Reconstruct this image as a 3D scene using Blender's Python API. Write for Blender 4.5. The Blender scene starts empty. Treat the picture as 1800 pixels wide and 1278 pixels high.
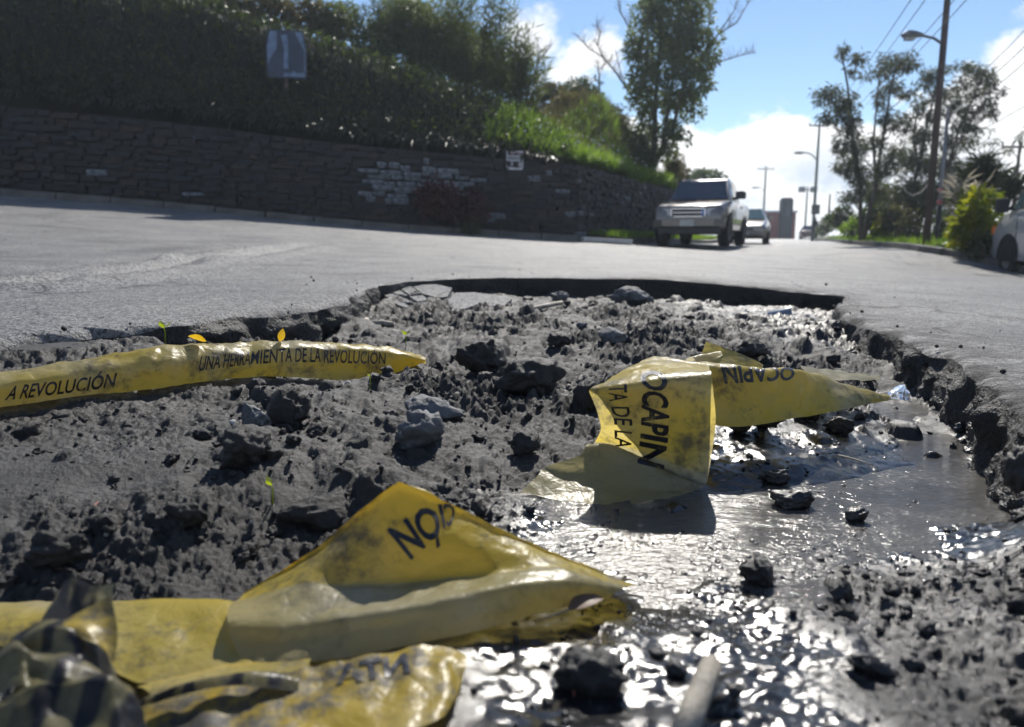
import bpy, bmesh, math, random
import numpy as np
from mathutils import Vector, Matrix
from mathutils.bvhtree import BVHTree
R = math.radians
random.seed(7); rng = np.random.default_rng(7)
scene = bpy.context.scene
COL = scene.collection

# ------------------------------------------------------------------ camera
CAM_H, FPX, PITCH = 0.26, 1350.0, R(9.3)
cd = bpy.data.cameras.new('camera'); cam = bpy.data.objects.new('camera', cd); COL.objects.link(cam)
cam.location = (0, 0, CAM_H); cam.rotation_euler = (R(90) - PITCH, 0, 0)
cd.lens = 27.0; cd.sensor_width = 36.0; cd.clip_start = 0.02; cd.clip_end = 9000
cd.dof.use_dof = True; cd.dof.focus_distance = 1.85; cd.dof.aperture_fstop = 3.6; cd.dof.aperture_blades = 0
scene.camera = cam
# ------------------------------------------------------------------ light
SUN_AZ, SUN_EL = R(12), R(42)          # to the right of straight ahead, and up
sd = bpy.data.lights.new('sun', 'SUN'); sun = bpy.data.objects.new('sun', sd); COL.objects.link(sun)
sd.energy = 4.6; sd.angle = R(0.53); sd.color = (1.0, 0.95, 0.87)
sdir = Vector((math.sin(SUN_AZ)*math.cos(SUN_EL), math.cos(SUN_AZ)*math.cos(SUN_EL), math.sin(SUN_EL)))
sun.rotation_euler = sdir.to_track_quat('Z', 'Y').to_euler(); sun.location = (0, 0, 60)
w = bpy.data.worlds.new('World'); scene.world = w; w.use_nodes = True
nt = w.node_tree; nt.nodes.clear()
def N(tree, kind, **kw):
    n = tree.nodes.new(kind)
    for k, v in kw.items(): setattr(n, k, v)
    return n
def link(tree, a, b): tree.links.new(a, b)
def MATH(tree, op, a, b=None, c=None, clamp=False):
    n = tree.nodes.new('ShaderNodeMath'); n.operation = op; n.use_clamp = clamp
    for i, v in enumerate((a, b, c)):
        if v is None: continue
        if hasattr(v, 'is_linked'): tree.links.new(v, n.inputs[i])
        else: n.inputs[i].default_value = v
    return n.outputs[0]
def SMOOTH(tree, x, lo, hi):
    n = tree.nodes.new('ShaderNodeMapRange'); n.interpolation_type = 'SMOOTHSTEP'
    tree.links.new(x, n.inputs[0]); n.inputs[1].default_value = lo; n.inputs[2].default_value = hi
    return n.outputs[0]
sky = N(nt, 'ShaderNodeTexSky', sky_type='NISHITA', sun_disc=False)
sky.sun_elevation = SUN_EL; sky.sun_rotation = SUN_AZ; sky.altitude = 900; sky.air_density = 1.0; sky.dust_density = 0.1; sky.ozone_density = 3.0
bg1 = N(nt, 'ShaderNodeBackground'); bg1.inputs[1].default_value = 0.10; link(nt, sky.outputs[0], bg1.inputs[0])
tc = N(nt, 'ShaderNodeTexCoord'); sep = N(nt, 'ShaderNodeSeparateXYZ'); link(nt, tc.outputs['Generated'], sep.inputs[0])
DX, DY, DZ = sep.outputs
az = MATH(nt, 'MULTIPLY', MATH(nt, 'ARCTAN2', DX, DY), 57.29578)
el = MATH(nt, 'MULTIPLY', MATH(nt, 'ARCSINE', DZ), 57.29578)
def cnoise(scale, detail, rough, seed):
    m = N(nt, 'ShaderNodeMapping'); m.inputs['Location'].default_value = (seed, seed*1.7, -seed); m.inputs['Scale'].default_value = (1, 1, 1.5)
    link(nt, tc.outputs['Generated'], m.inputs[0])
    n = N(nt, 'ShaderNodeTexNoise'); n.inputs['Scale'].default_value = scale; n.inputs['Detail'].default_value = detail; n.inputs['Roughness'].default_value = rough
    link(nt, m.outputs[0], n.inputs['Vector']); return n.outputs['Fac']
n_big, n_fine, n_mid = cnoise(6, 3, .5, 1.3), cnoise(22, 6, .62, 4.1), cnoise(9, 5, .6, 7.7)
# bank of cumulus round the horizon, its top wandering between about 6 and 12 degrees
edge = MATH(nt, 'ADD', MATH(nt, 'MULTIPLY', MATH(nt, 'SUBTRACT', n_big, .5), 9.0), MATH(nt, 'MULTIPLY', MATH(nt, 'SUBTRACT', n_fine, .5), 5.5))
edge = MATH(nt, 'ADD', edge, 8.6)
bank = SMOOTH(nt, MATH(nt, 'SUBTRACT', edge, el), -.35, .75)
def puff(a0, e0, ra, re, tilt, soft=.55, amt=1.0):
    da = MATH(nt, 'SUBTRACT', az, a0); de = MATH(nt, 'SUBTRACT', MATH(nt, 'SUBTRACT', el, e0), MATH(nt, 'MULTIPLY', da, tilt))
    q = MATH(nt, 'ADD', MATH(nt, 'POWER', MATH(nt, 'DIVIDE', da, ra), 2.0), MATH(nt, 'POWER', MATH(nt, 'DIVIDE', de, re), 2.0))
    q = MATH(nt, 'SQRT', q)
    q = MATH(nt, 'ADD', q, MATH(nt, 'MULTIPLY', MATH(nt, 'SUBTRACT', n_fine, .5), 2.6))
    q = MATH(nt, 'ADD', q, MATH(nt, 'MULTIPLY', MATH(nt, 'SUBTRACT', n_mid, .5), 1.0))
    return MATH(nt, 'MULTIPLY', MATH(nt, 'SUBTRACT', 1.0, SMOOTH(nt, q, 1.0 - soft, 1.0 + soft*.6)), amt)
mask = bank
for p in ((5.0, 12.2, 3.2, 1.8, .28, .5, 1.0), (1.6, 13.4, 2.0, 1.9, -.1, .6, .9), (28.6, 17.3, 4.0, 1.2, .1, .9, .75), (1.8, 17.6, 1.6, .8, 0, .9, .7),
          (33.5, 11.5, 3.0, 3.0, .7, .6, 1.0), (-40, 22, 9, 4, .1, .8, .9), (60, 25, 10, 4, 0, .8, .9), (110, 30, 14, 6, .1, .8, .9), (170, 24, 12, 6, 0, .8, .9), (-100, 28, 14, 5, 0, .8, .9), (-150, 20, 10, 5, 0, .8, .9)):
    mask = MATH(nt, 'MAXIMUM', mask, puff(*p))
# the cloud itself: white with grey bellies
g = MATH(nt, 'MULTIPLY', SMOOTH(nt, n_mid, .42, .66), SMOOTH(nt, MATH(nt, 'MULTIPLY', el, -1.0), -8.0, -3.0))
cmix = N(nt, 'ShaderNodeMixRGB'); link(nt, g, cmix.inputs[0]); cmix.inputs[1].default_value = (1.0, 1.0, 1.0, 1); cmix.inputs[2].default_value = (.55, .64, .76, 1)
bg2 = N(nt, 'ShaderNodeBackground'); bg2.inputs[1].default_value = 0.95; link(nt, cmix.outputs[0], bg2.inputs[0])
ms = N(nt, 'ShaderNodeMixShader'); link(nt, MATH(nt, 'MULTIPLY', mask, .97), ms.inputs[0]); link(nt, bg1.outputs[0], ms.inputs[1]); link(nt, bg2.outputs[0], ms.inputs[2])
wo = N(nt, 'ShaderNodeOutputWorld'); link(nt, ms.outputs[0], wo.inputs[0])
vs = scene.view_settings; vs.view_transform = 'Standard'; vs.look = 'None'; vs.exposure = 0.35; vs.gamma = 1.0; vs.use_curve_mapping = False
scene.render.engine = 'CYCLES'; cy = scene.cycles
cy.use_denoising = True; cy.max_bounces = 6; cy.diffuse_bounces = 3; cy.glossy_bounces = 3; cy.transmission_bounces = 4; cy.transparent_max_bounces = 6
cy.sample_clamp_indirect = 4.0; cy.caustics_reflective = False; cy.caustics_refractive = False; cy.use_adaptive_sampling = True; cy.adaptive_threshold = 0.03; cy.volume_bounces = 0

# ------------------------------------------------------------------ helpers
CP, SP = math.cos(PITCH), math.sin(PITCH)
def ray(px, py):
    a, b = (px - 900)/FPX, (639 - py)/FPX
    return Vector((a, CP + b*SP, -SP + b*CP))
def at(px, py, d):                       # world point on the sight line of that photo pixel, d metres ahead
    r = ray(px, py); return Vector((0, 0, CAM_H)) + r*(d/r.y)
def onz(px, py, z):                      # where that sight line meets the level z
    r = ray(px, py); return Vector((0, 0, CAM_H)) + r*((z - CAM_H)/r.z)
GR = rng.normal(size=(1024, 3)); GR /= np.linalg.norm(GR, axis=1)[:, None]
PERM = rng.permutation(1024)
def perlin(x, y, z=0.0):
    x, y, z = np.broadcast_arrays(np.asarray(x, float), np.asarray(y, float), np.asarray(z, float))
    xi, yi, zi = np.floor(x).astype(int), np.floor(y).astype(int), np.floor(z).astype(int)
    fx, fy, fz = x - xi, y - yi, z - zi
    u, v, t = (f*f*f*(f*(f*6 - 15) + 10) for f in (fx, fy, fz))
    def gdot(i, j, k):
        h = PERM[(PERM[(PERM[(xi + i) % 1024] + yi + j) % 1024] + zi + k) % 1024]
        g = GR[h]; return g[..., 0]*(fx - i) + g[..., 1]*(fy - j) + g[..., 2]*(fz - k)
    def lerp(a, b, s): return a + s*(b - a)
    x00, x10, x01, x11 = (lerp(gdot(0, j, k), gdot(1, j, k), u) for (j, k) in ((0, 0), (1, 0), (0, 1), (1, 1)))
    return lerp(lerp(x00, x10, v), lerp(x01, x11, v), t)*1.5
def fbm(x, y, z=0.0, octv=4, gain=.5):
    s, a, f = 0, 1.0, 1.0
    for i in range(octv):
        s = s + a*perlin(x*f + 13.7*i, y*f - 7.1*i, z*f + 3.3*i); a *= gain; f *= 2.03
    return s
def sstep(lo, hi, x):
    t = np.clip((np.asarray(x, float) - lo)/(hi - lo), 0, 1); return t*t*(3 - 2*t)
class TPS:                               # thin-plate surface through given heights
    def __init__(s, pts):
        p = np.array(pts, float); s.c = p[:, :2]; n = len(p)
        K = s.k(np.linalg.norm(s.c[:, None] - s.c[None], axis=2)) + np.eye(n)*1e-3
        P = np.hstack([np.ones((n, 1)), s.c]); A = np.zeros((n + 3, n + 3)); A[:n, :n] = K; A[:n, n:] = P; A[n:, :n] = P.T
        s.w = np.linalg.solve(A, np.concatenate([p[:, 2], np.zeros(3)]))
    @staticmethod
    def k(r): return np.where(r > 1e-9, r*r*np.log(np.maximum(r, 1e-9)), 0)
    def __call__(s, x, y):
        x, y = np.broadcast_arrays(np.asarray(x, float), np.asarray(y, float)); sh = x.shape
        q = np.stack([x.ravel(), y.ravel()], 1); out = np.empty(len(q))
        for i in range(0, len(q), 60000):
            qq = q[i:i+60000]; r = np.linalg.norm(qq[:, None] - s.c[None], axis=2)
            out[i:i+60000] = s.k(r) @ s.w[:-3] + s.w[-3] + qq @ s.w[-2:]
        return out.reshape(sh)

def mesh_np(name, verts, faces, smooth=False):   # faces: (n,3) or (n,4) array
    verts = np.asarray(verts, np.float32); faces = np.asarray(faces, np.int32)
    me = bpy.data.meshes.new(name); k = faces.shape[1]
    me.vertices.add(len(verts)); me.vertices.foreach_set('co', verts.ravel())
    me.loops.add(faces.size); me.loops.foreach_set('vertex_index', faces.ravel())
    me.polygons.add(len(faces)); me.polygons.foreach_set('loop_start', np.arange(0, faces.size, k, dtype=np.int32))
    me.polygons.foreach_set('loop_total', np.full(len(faces), k, np.int32))
    me.update(calc_edges=True)
    if smooth: me.polygons.foreach_set('use_smooth', np.ones(len(faces), bool))
    me.validate(); return me
def put(name, me, mat=None, parent=None, loc=None, rot=None):
    o = bpy.data.objects.new(name, me); COL.objects.link(o)
    if mat is not None and me is not None and not me.materials: me.materials.append(mat)
    if parent is not None: o.parent = parent
    if loc is not None: o.location = loc
    if rot is not None: o.rotation_euler = rot
    return o
def empty(name, loc=(0, 0, 0), rz=0.0):
    o = bpy.data.objects.new(name, None); COL.objects.link(o); o.location = loc; o.rotation_euler = (0, 0, rz); o.empty_display_size = .2; return o
def tag(o, label, cat, group=None):
    o['label'] = label; o['category'] = cat
    if group: o['group'] = group
    return o
def kind(o, k, label=None):
    o['kind'] = k
    if label: o['label'] = label
    return o
def bm_obj(name, bm, mat, parent=None, smooth=False, loc=None, rot=None):
    me = bpy.data.meshes.new(name); bm.normal_update(); bm.to_mesh(me); bm.free()
    if smooth:
        for p in me.polygons: p.use_smooth = True
    return put(name, me, mat, parent, loc, rot)
def bm_box(bm, c, s, rot=None, bevel=0.0):
    m = Matrix.Translation(c) @ (rot if rot is not None else Matrix()) @ Matrix.Diagonal((s[0], s[1], s[2], 1))
    r = bmesh.ops.create_cube(bm, size=1.0, matrix=m)
    if bevel:
        es = list({e for v in r['verts'] for e in v.link_edges})
        bmesh.ops.bevel(bm, geom=es, offset=bevel, segments=2, affect='EDGES', profile=.6)
def bm_tube(bm, pts, radii, n=8, cap=True):
    pts = [Vector(p) for p in pts]; rings = []
    for i, p in enumerate(pts):
        t = (pts[min(i+1, len(pts)-1)] - pts[max(i-1, 0)]).normalized()
        a = t.cross(Vector((0, 0, 1))) if abs(t.z) < .9 else t.cross(Vector((1, 0, 0)))
        a.normalize(); b = t.cross(a); r = radii[i] if hasattr(radii, '__len__') else radii
        rings.append([bm.verts.new(p + (a*math.cos(q) + b*math.sin(q))*r) for q in (2*math.pi*k/n for k in range(n))])
    for r0, r1 in zip(rings, rings[1:]):
        for k in range(n): bm.faces.new((r0[k], r0[(k+1) % n], r1[(k+1) % n], r1[k]))
    if cap: bm.faces.new(rings[0][::-1]); bm.faces.new(rings[-1])
def tube_obj(name, pts, radii, mat, parent=None, n=8, smooth=True):
    bm = bmesh.new(); bm_tube(bm, pts, radii, n); bmesh.ops.recalc_face_normals(bm, faces=bm.faces)
    return bm_obj(name, bm, mat, parent, smooth)
def box_obj(name, c, s, mat, parent=None, rz=0.0, bevel=0.0):
    bm = bmesh.new(); bm_box(bm, c, s, Matrix.Rotation(rz, 4, 'Z') if rz else None, bevel); return bm_obj(name, bm, mat, parent)
def loft_obj(name, rings, mat, parent=None, smooth=False, cap=True, bevel=0.0):
    bm = bmesh.new(); vr = [[bm.verts.new(p) for p in r] for r in rings]; n = len(rings[0])
    for a, b in zip(vr, vr[1:]):
        for k in range(n): bm.faces.new((a[k], a[(k+1) % n], b[(k+1) % n], b[k]))
    if cap: bm.faces.new(vr[0][::-1]); bm.faces.new(vr[-1])
    bmesh.ops.recalc_face_normals(bm, faces=bm.faces)
    if bevel:
        es = [e for e in bm.edges if len(e.link_faces) == 2 and e.calc_face_angle(0) > .5]
        bmesh.ops.bevel(bm, geom=es, offset=bevel, segments=2, affect='EDGES', profile=.6)
    return bm_obj(name, bm, mat, parent, smooth)
def quad_obj(name, pts, mat, parent=None, thick=0.0):   # a flat pane through four or more points, given some thickness
    bm = bmesh.new(); f = bm.faces.new([bm.verts.new(p) for p in pts])
    if thick:
        r = bmesh.ops.extrude_face_region(bm, geom=[f]); f.normal_update()
        for v in [g for g in r['geom'] if isinstance(g, bmesh.types.BMVert)]: v.co -= f.normal*thick
    bmesh.ops.recalc_face_normals(bm, faces=bm.faces)
    return bm_obj(name, bm, mat, parent)
def copy_tree(o, parent=None):
    c = o.copy(); COL.objects.link(c); c.parent = parent
    for ch in o.children: copy_tree(ch, c)
    return c

# ------------------------------------------------------------------ materials
def new_mat(name):
    m = bpy.data.materials.new(name); m.use_nodes = True; t = m.node_tree
    return m, t, t.nodes['Principled BSDF']
def obj_noise(t, scale, detail=3, rough=.55, coord='Object', kind='ShaderNodeTexNoise'):
    tcn = t.nodes.get('TC') or N(t, 'ShaderNodeTexCoord', name='TC')
    n = N(t, kind); n.inputs['Scale'].default_value = scale
    if 'Detail' in n.inputs: n.inputs['Detail'].default_value = detail
    if kind == 'ShaderNodeTexNoise': n.inputs['Roughness'].default_value = rough
    link(t, tcn.outputs[coord], n.inputs['Vector']); return n
def ramp(t, fac, stops):
    n = N(t, 'ShaderNodeValToRGB'); link(t, fac, n.inputs[0]); e = n.color_ramp.elements
    while len(e) < len(stops): e.new(.5)
    for x, (p, c) in zip(e, stops): x.position = p; x.color = (*c, 1) if len(c) == 3 else c
    return n.outputs[0]
def bump(t, h, strength, dist, prev=None):
    n = N(t, 'ShaderNodeBump'); n.inputs['Strength'].default_value = strength; n.inputs['Distance'].default_value = dist; link(t, h, n.inputs['Height'])
    if prev is not None: link(t, prev, n.inputs['Normal'])
    return n.outputs[0]
def simple(name, col, rough=.6, metal=0.0, var=.25, scale=8.0, bmp=0.0, bscale=60, spec=.5, coat=0.0):
    m, t, b = new_mat(name); n = obj_noise(t, scale, 4)
    lo, hi = tuple(c*(1-var) for c in col), tuple(min(1, c*(1+var)) for c in col)
    link(t, ramp(t, n.outputs['Fac'], [(.3, lo), (.7, hi)]), b.inputs['Base Color'])
    b.inputs['Roughness'].default_value = rough; b.inputs['Metallic'].default_value = metal; b.inputs['Specular IOR Level'].default_value = spec
    b.inputs['Coat Weight'].default_value = coat; b.inputs['Coat Roughness'].default_value = .06
    if bmp: link(t, bump(t, obj_noise(t, bscale, 5).outputs['Fac'], bmp, .01), b.inputs['Normal'])
    return m
def leafmat(name, c1, c2, trans=.4, tcol=None, rough=.5, scale=1.5):
    m, t, b = new_mat(name); n = obj_noise(t, scale, 3); col = ramp(t, n.outputs['Fac'], [(.3, c1), (.7, c2)])
    link(t, col, b.inputs['Base Color']); b.inputs['Roughness'].default_value = rough; b.inputs['Specular IOR Level'].default_value = .35
    tr = N(t, 'ShaderNodeBsdfTranslucent')
    mx = N(t, 'ShaderNodeMixRGB', blend_type='MULTIPLY'); mx.inputs[0].default_value = 1; link(t, col, mx.inputs[1]); mx.inputs[2].default_value = (*(tcol or (1.6, 1.7, .8)), 1)
    link(t, mx.outputs[0], tr.inputs[0]); ms = N(t, 'ShaderNodeMixShader'); ms.inputs[0].default_value = trans
    link(t, b.outputs[0], ms.inputs[1]); link(t, tr.outputs[0], ms.inputs[2]); link(t, ms.outputs[0], t.nodes['Material Output'].inputs[0])
    return m
M = {}
# asphalt: dark binder with pale aggregate showing, worn smooth and patchy
def asphalt(name, base=1.42, dusty=False):
    m, t, b = new_mat(name)
    v = obj_noise(t, 85, kind='ShaderNodeTexVoronoi'); v2 = obj_noise(t, 260, kind='ShaderNodeTexVoronoi'); big = obj_noise(t, 1.3, 5, .6); mid = obj_noise(t, 18, 4)
    c1 = ramp(t, v.outputs['Color'], [(.1, (.030*base, .031*base, .033*base)), (.5, (.066*base, .067*base, .070*base)), (.8, (.10*base, .10*base, .102*base)), (1.0, (.26*base, .255*base, .25*base))])
    c2 = ramp(t, big.outputs['Fac'], [(.28, (.55, .56, .58)), (.45, (.95, .95, .96)), (.7, (1.25, 1.23, 1.2))])
    mx = N(t, 'ShaderNodeMixRGB', blend_type='MULTIPLY'); mx.inputs[0].default_value = 1; link(t, c1, mx.inputs[1]); link(t, c2, mx.inputs[2])
    out = mx.outputs[0]
    if True:                               # dry dust trodden out of the hole along its edge (vertex value 'dust')
        at_ = N(t, 'ShaderNodeAttribute', attribute_name='dust')
        d = MATH(t, 'MULTIPLY', at_.outputs['Fac'], SMOOTH(t, obj_noise(t, 9, 5, .65).outputs['Fac'], .32, .6))
        m2 = N(t, 'ShaderNodeMixRGB'); link(t, d, m2.inputs[0]); link(t, out, m2.inputs[1]); m2.inputs[2].default_value = (.115, .108, .10, 1); out = m2.outputs[0]
        r0 = MATH(t, 'ADD', MATH(t, 'MULTIPLY', d, .4), ramp_val(t, v.outputs['Color'], .26, .62))
        at2 = N(t, 'ShaderNodeAttribute', attribute_name='wet')
        r0 = MATH(t, 'SUBTRACT', r0, MATH(t, 'MULTIPLY', at2.outputs['Fac'], .22))
    # fine cracks and tar stains
    wob = obj_noise(t, 2.2, 4); vm = N(t, 'ShaderNodeMixRGB', blend_type='ADD'); vm.inputs[0].default_value = .35; link(t, t.nodes['TC'].outputs['Object'], vm.inputs[1]); link(t, wob.outputs['Color'], vm.inputs[2])
    vc = N(t, 'ShaderNodeTexVoronoi', feature='DISTANCE_TO_EDGE'); vc.inputs['Scale'].default_value = .9; link(t, vm.outputs[0], vc.inputs['Vector'])
    ck = MATH(t, 'MULTIPLY', MATH(t, 'SUBTRACT', 1.0, SMOOTH(t, vc.outputs['Distance'], .004, .016)), SMOOTH(t, obj_noise(t, .8, 3).outputs['Fac'], .48, .6))
    st = SMOOTH(t, obj_noise(t, .45, 5, .7).outputs['Fac'], .55, .72)
    m3 = N(t, 'ShaderNodeMixRGB'); link(t, MATH(t, 'MAXIMUM', MATH(t, 'MULTIPLY', ck, .8), MATH(t, 'MULTIPLY', st, .35)), m3.inputs[0]); link(t, out, m3.inputs[1]); m3.inputs[2].default_value = (.025, .025, .026, 1); out = m3.outputs[0]
    link(t, out, b.inputs['Base Color']); link(t, r0, b.inputs['Roughness']); b.inputs['Specular IOR Level'].default_value = .5
    nb = bump(t, v.outputs['Distance'], 1.0, .012); nb = bump(t, v2.outputs['Distance'], .8, .004, nb); nb = bump(t, mid.outputs['Fac'], .4, .02, nb); nb = bump(t, v.outputs['Color'], .5, .006, nb)
    link(t, nb, b.inputs['Normal']); return m
def ramp_val(t, fac, lo, hi):
    n = N(t, 'ShaderNodeMapRange'); link(t, fac, n.inputs[0]); n.inputs[3].default_value = lo; n.inputs[4].default_value = hi; return n.outputs[0]
M['asphalt'] = asphalt('asphalt')
# soil: grey loam, dry to soaked by the vertex value 'wet'
def soil(name, dry=(.036, .034, .0325), wetc=(.016, .016, .017), aggr=False):
    m, t, b = new_mat(name); at_ = N(t, 'ShaderNodeAttribute', attribute_name='wet')
    n1 = obj_noise(t, 9, 5, .6); n2 = obj_noise(t, 120, 6, .7); n3 = obj_noise(t, 420, 4, .6)
    wet = MATH(t, 'ADD', at_.outputs['Fac'], MATH(t, 'MULTIPLY', MATH(t, 'SUBTRACT', n1.outputs['Fac'], .5), .9), clamp=True)
    c1 = ramp(t, n1.outputs['Fac'], [(.3, tuple(c*.7 for c in dry)), (.7, tuple(c*1.3 for c in dry))])
    c2 = ramp(t, n2.outputs['Fac'], [(.3, (.7, .7, .7)), (.75, (1.35, 1.33, 1.3))])
    mx = N(t, 'ShaderNodeMixRGB', blend_type='MULTIPLY'); mx.inputs[0].default_value = 1; link(t, c1, mx.inputs[1]); link(t, c2, mx.inputs[2])
    m2 = N(t, 'ShaderNodeMixRGB'); link(t, wet, m2.inputs[0]); link(t, mx.outputs[0], m2.inputs[1]); m2.inputs[2].default_value = (*wetc, 1)
    link(t, m2.outputs[0], b.inputs['Base Color'])
    rr = N(t, 'ShaderNodeMapRange'); link(t, wet, rr.inputs[0]); rr.inputs[3].default_value = .60; rr.inputs[4].default_value = .15
    link(t, MATH(t, 'ADD', rr.outputs[0], MATH(t, 'MULTIPLY', SMOOTH(t, obj_noise(t, 14, 4).outputs['Fac'], .42, .66), .06)), b.inputs['Roughness']); b.inputs['Specular IOR Level'].default_value = .5
    dryf = MATH(t, 'SUBTRACT', 1.0, MATH(t, 'MULTIPLY', wet, .93))
    def bumpv(h, k, dist, prev=None):
        n = N(t, 'ShaderNodeBump'); n.inputs['Distance'].default_value = dist; link(t, h, n.inputs['Height']); link(t, MATH(t, 'MULTIPLY', dryf, k), n.inputs['Strength'])
        if prev is not None: link(t, prev, n.inputs['Normal'])
        return n.outputs[0]
    n4 = obj_noise(t, 170, 2, .5)
    nb = bumpv(n2.outputs['Fac'], .9, .009); nb = bumpv(n3.outputs['Fac'], .8, .004, nb); nb = bump(t, n4.outputs['Fac'], .05, .006, nb); 
    if aggr:
        va = obj_noise(t, 55, kind='ShaderNodeTexVoronoi'); nb = bump(t, va.outputs['Distance'], .9, .012, nb); vb_ = obj_noise(t, 140, kind='ShaderNodeTexVoronoi'); nb = bump(t, vb_.outputs['Distance'], .7, .005, nb)
    link(t, nb, b.inputs['Normal']); return m
M['soil'] = soil('grey_soil'); 
M['rim'] = soil('rim_earth', dry=(.052, .049, .046), aggr=True)
M['stone'] = simple('grey_stone', (.10, .105, .112), .75, var=.35, scale=25, bmp=.5, bscale=90)
M['stone_pale'] = simple('pale_pebble', (.2, .19, .175), .7, var=.5, scale=8, bmp=.4, bscale=120)
M['glint_beads'] = simple('glint_beads', (.02, .02, .021), .24, var=.3, scale=60, spec=.6)  # for the added beads that make the sun glints
M['stone_wet'] = simple('wet_stone', (.03, .03, .032), .22, var=.35, scale=25, bmp=.5, bscale=90)
def water_mat():
    m, t, b = new_mat('muddy_water'); n = obj_noise(t, 3.5, 4); link(t, ramp(t, n.outputs['Fac'], [(.35, (.06, .058, .055)), (.65, (.115, .107, .095))]), b.inputs['Base Color'])
    link(t, ramp_val(t, SMOOTH(t, obj_noise(t, 6, 4).outputs['Fac'], .40, .62), .05, .24), b.inputs['Roughness']); b.inputs['IOR'].default_value = 1.33
    mp = N(t, 'ShaderNodeMapping'); mp.inputs['Scale'].default_value = (1, 2.2, 1); mp.inputs['Rotation'].default_value = (0, 0, R(25)); tcn = t.nodes['TC']; link(t, tcn.outputs['Object'], mp.inputs[0])
    w1 = N(t, 'ShaderNodeTexNoise'); w1.inputs['Scale'].default_value = 22; w1.inputs['Detail'].default_value = 3; link(t, mp.outputs[0], w1.inputs['Vector'])
    w2 = N(t, 'ShaderNodeTexNoise'); w2.inputs['Scale'].default_value = 90; w2.inputs['Detail'].default_value = 3; link(t, mp.outputs[0], w2.inputs['Vector'])
    nb = bump(t, w1.outputs['Fac'], .20, .03); nb = bump(t, w2.outputs['Fac'], .34, .008, nb); link(t, nb, b.inputs['Normal']); return m
M['water'] = water_mat()
# printed polythene tape: yellow film, lets light through, soiled in patches
def tape_mat(name, yellow=(.68, .53, .09), dirt=.85, pale=.7, bands=False, thin=.58, dlo=.47):
    m, t, b = new_mat(name); n1 = obj_noise(t, 7, 5, .65); n2 = obj_noise(t, 45, 6, .7); n3 = obj_noise(t, 3.1, 3)
    mp = N(t, 'ShaderNodeMixRGB'); link(t, MATH(t, 'MULTIPLY', SMOOTH(t, n3.outputs['Fac'], .42, .68), pale), mp.inputs[0]); mp.inputs[1].default_value = (*yellow, 1); mp.inputs[2].default_value = (.58, .54, .42, 1)
    d = MATH(t, 'MULTIPLY', SMOOTH(t, MATH(t, 'ADD', n1.outputs['Fac'], MATH(t, 'MULTIPLY', MATH(t, 'SUBTRACT', n2.outputs['Fac'], .5), .7)), dlo, dlo + .28), dirt)
    md = N(t, 'ShaderNodeMixRGB'); link(t, d, md.inputs[0]); link(t, mp.outputs[0], md.inputs[1]); md.inputs[2].default_value = (.10, .095, .085, 1)
    col = md.outputs[0]
    if bands:
        mq = N(t, 'ShaderNodeMapping'); mq.inputs['Scale'].default_value = (1.6, .5, .55); mq.inputs['Rotation'].default_value = (.3, .5, .4); link(t, t.nodes['TC'].outputs['Object'], mq.inputs[0]); wv = N(t, 'ShaderNodeTexNoise'); wv.inputs['Scale'].default_value = 24; wv.inputs['Detail'].default_value = 1.5; link(t, mq.outputs[0], wv.inputs['Vector'])
        mb = N(t, 'ShaderNodeMixRGB'); link(t, MATH(t, 'MULTIPLY', SMOOTH(t, wv.outputs['Fac'], .47, .56), .93), mb.inputs[0]); link(t, col, mb.inputs[1]); mb.inputs[2].default_value = (.016, .019, .032, 1); col = mb.outputs[0]
    link(t, col, b.inputs['Base Color']); link(t, ramp_val(t, d, .34, .6), b.inputs['Roughness']); b.inputs['Specular IOR Level'].default_value = .7
    cr1 = obj_noise(t, 16, kind='ShaderNodeTexVoronoi'); cr1.feature = 'DISTANCE_TO_EDGE'; cr2 = obj_noise(t, 38, kind='ShaderNodeTexVoronoi'); cr2.feature = 'DISTANCE_TO_EDGE'
    nb = bump(t, n2.outputs['Fac'], .12, .004); nb = bump(t, n1.outputs['Fac'], .3, .02, nb); nb = bump(t, cr1.outputs['Distance'], .22, .03, nb); nb = bump(t, cr2.outputs['Distance'], .16, .012, nb); link(t, nb, b.inputs['Normal'])
    tr = N(t, 'ShaderNodeBsdfTranslucent'); link(t, col, tr.inputs[0]); link(t, nb, tr.inputs['Normal']); ms = N(t, 'ShaderNodeMixShader'); ms.inputs[0].default_value = thin
    link(t, b.outputs[0], ms.inputs[1]); link(t, tr.outputs[0], ms.inputs[2]); link(t, ms.outputs[0], t.nodes['Material Output'].inputs[0]); return m
M['tape'] = tape_mat('yellow_tape'); M['tape_dirty'] = tape_mat('dirty_tape', (.56, .40, .03), 1.0, .3, False, .5, .38); M['tape_band'] = tape_mat('striped_tape', (.26, .235, .12), .9, .5, True)
M['tape_lit'] = tape_mat('lit_tape', (.52, .45, .21), .6, .95)  # paler copy of the film: whitish sun sheen put into the colour
M['ink'] = simple('black_ink', (.012, .013, .02), .45, var=.3, scale=40)
t = M['ink'].node_tree; link(t, ramp(t, obj_noise(t, 38, 6, .72).outputs['Fac'], [(.52, (.012, .013, .02)), (.60, (.06, .05, .03)), (.68, (.3, .22, .05))]), t.nodes['Principled BSDF'].inputs['Base Color'])
M['wood'] = simple('weathered_wood', (.30, .27, .22), .7, var=.4, scale=30, bmp=.4, bscale=150)
M['twig'] = simple('red_twig', (.22, .06, .05), .6, var=.3)
M['kerb'] = simple('kerb_concrete', (.11, .107, .10), .85, var=.3, scale=5, bmp=.4, bscale=40)
M['slab'] = simple('pale_concrete', (.5, .49, .46), .8, var=.15, scale=4)
M['mortar'] = simple('dark_mortar', (.03, .029, .028), .95, var=.3, scale=6, bmp=.4)
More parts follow.
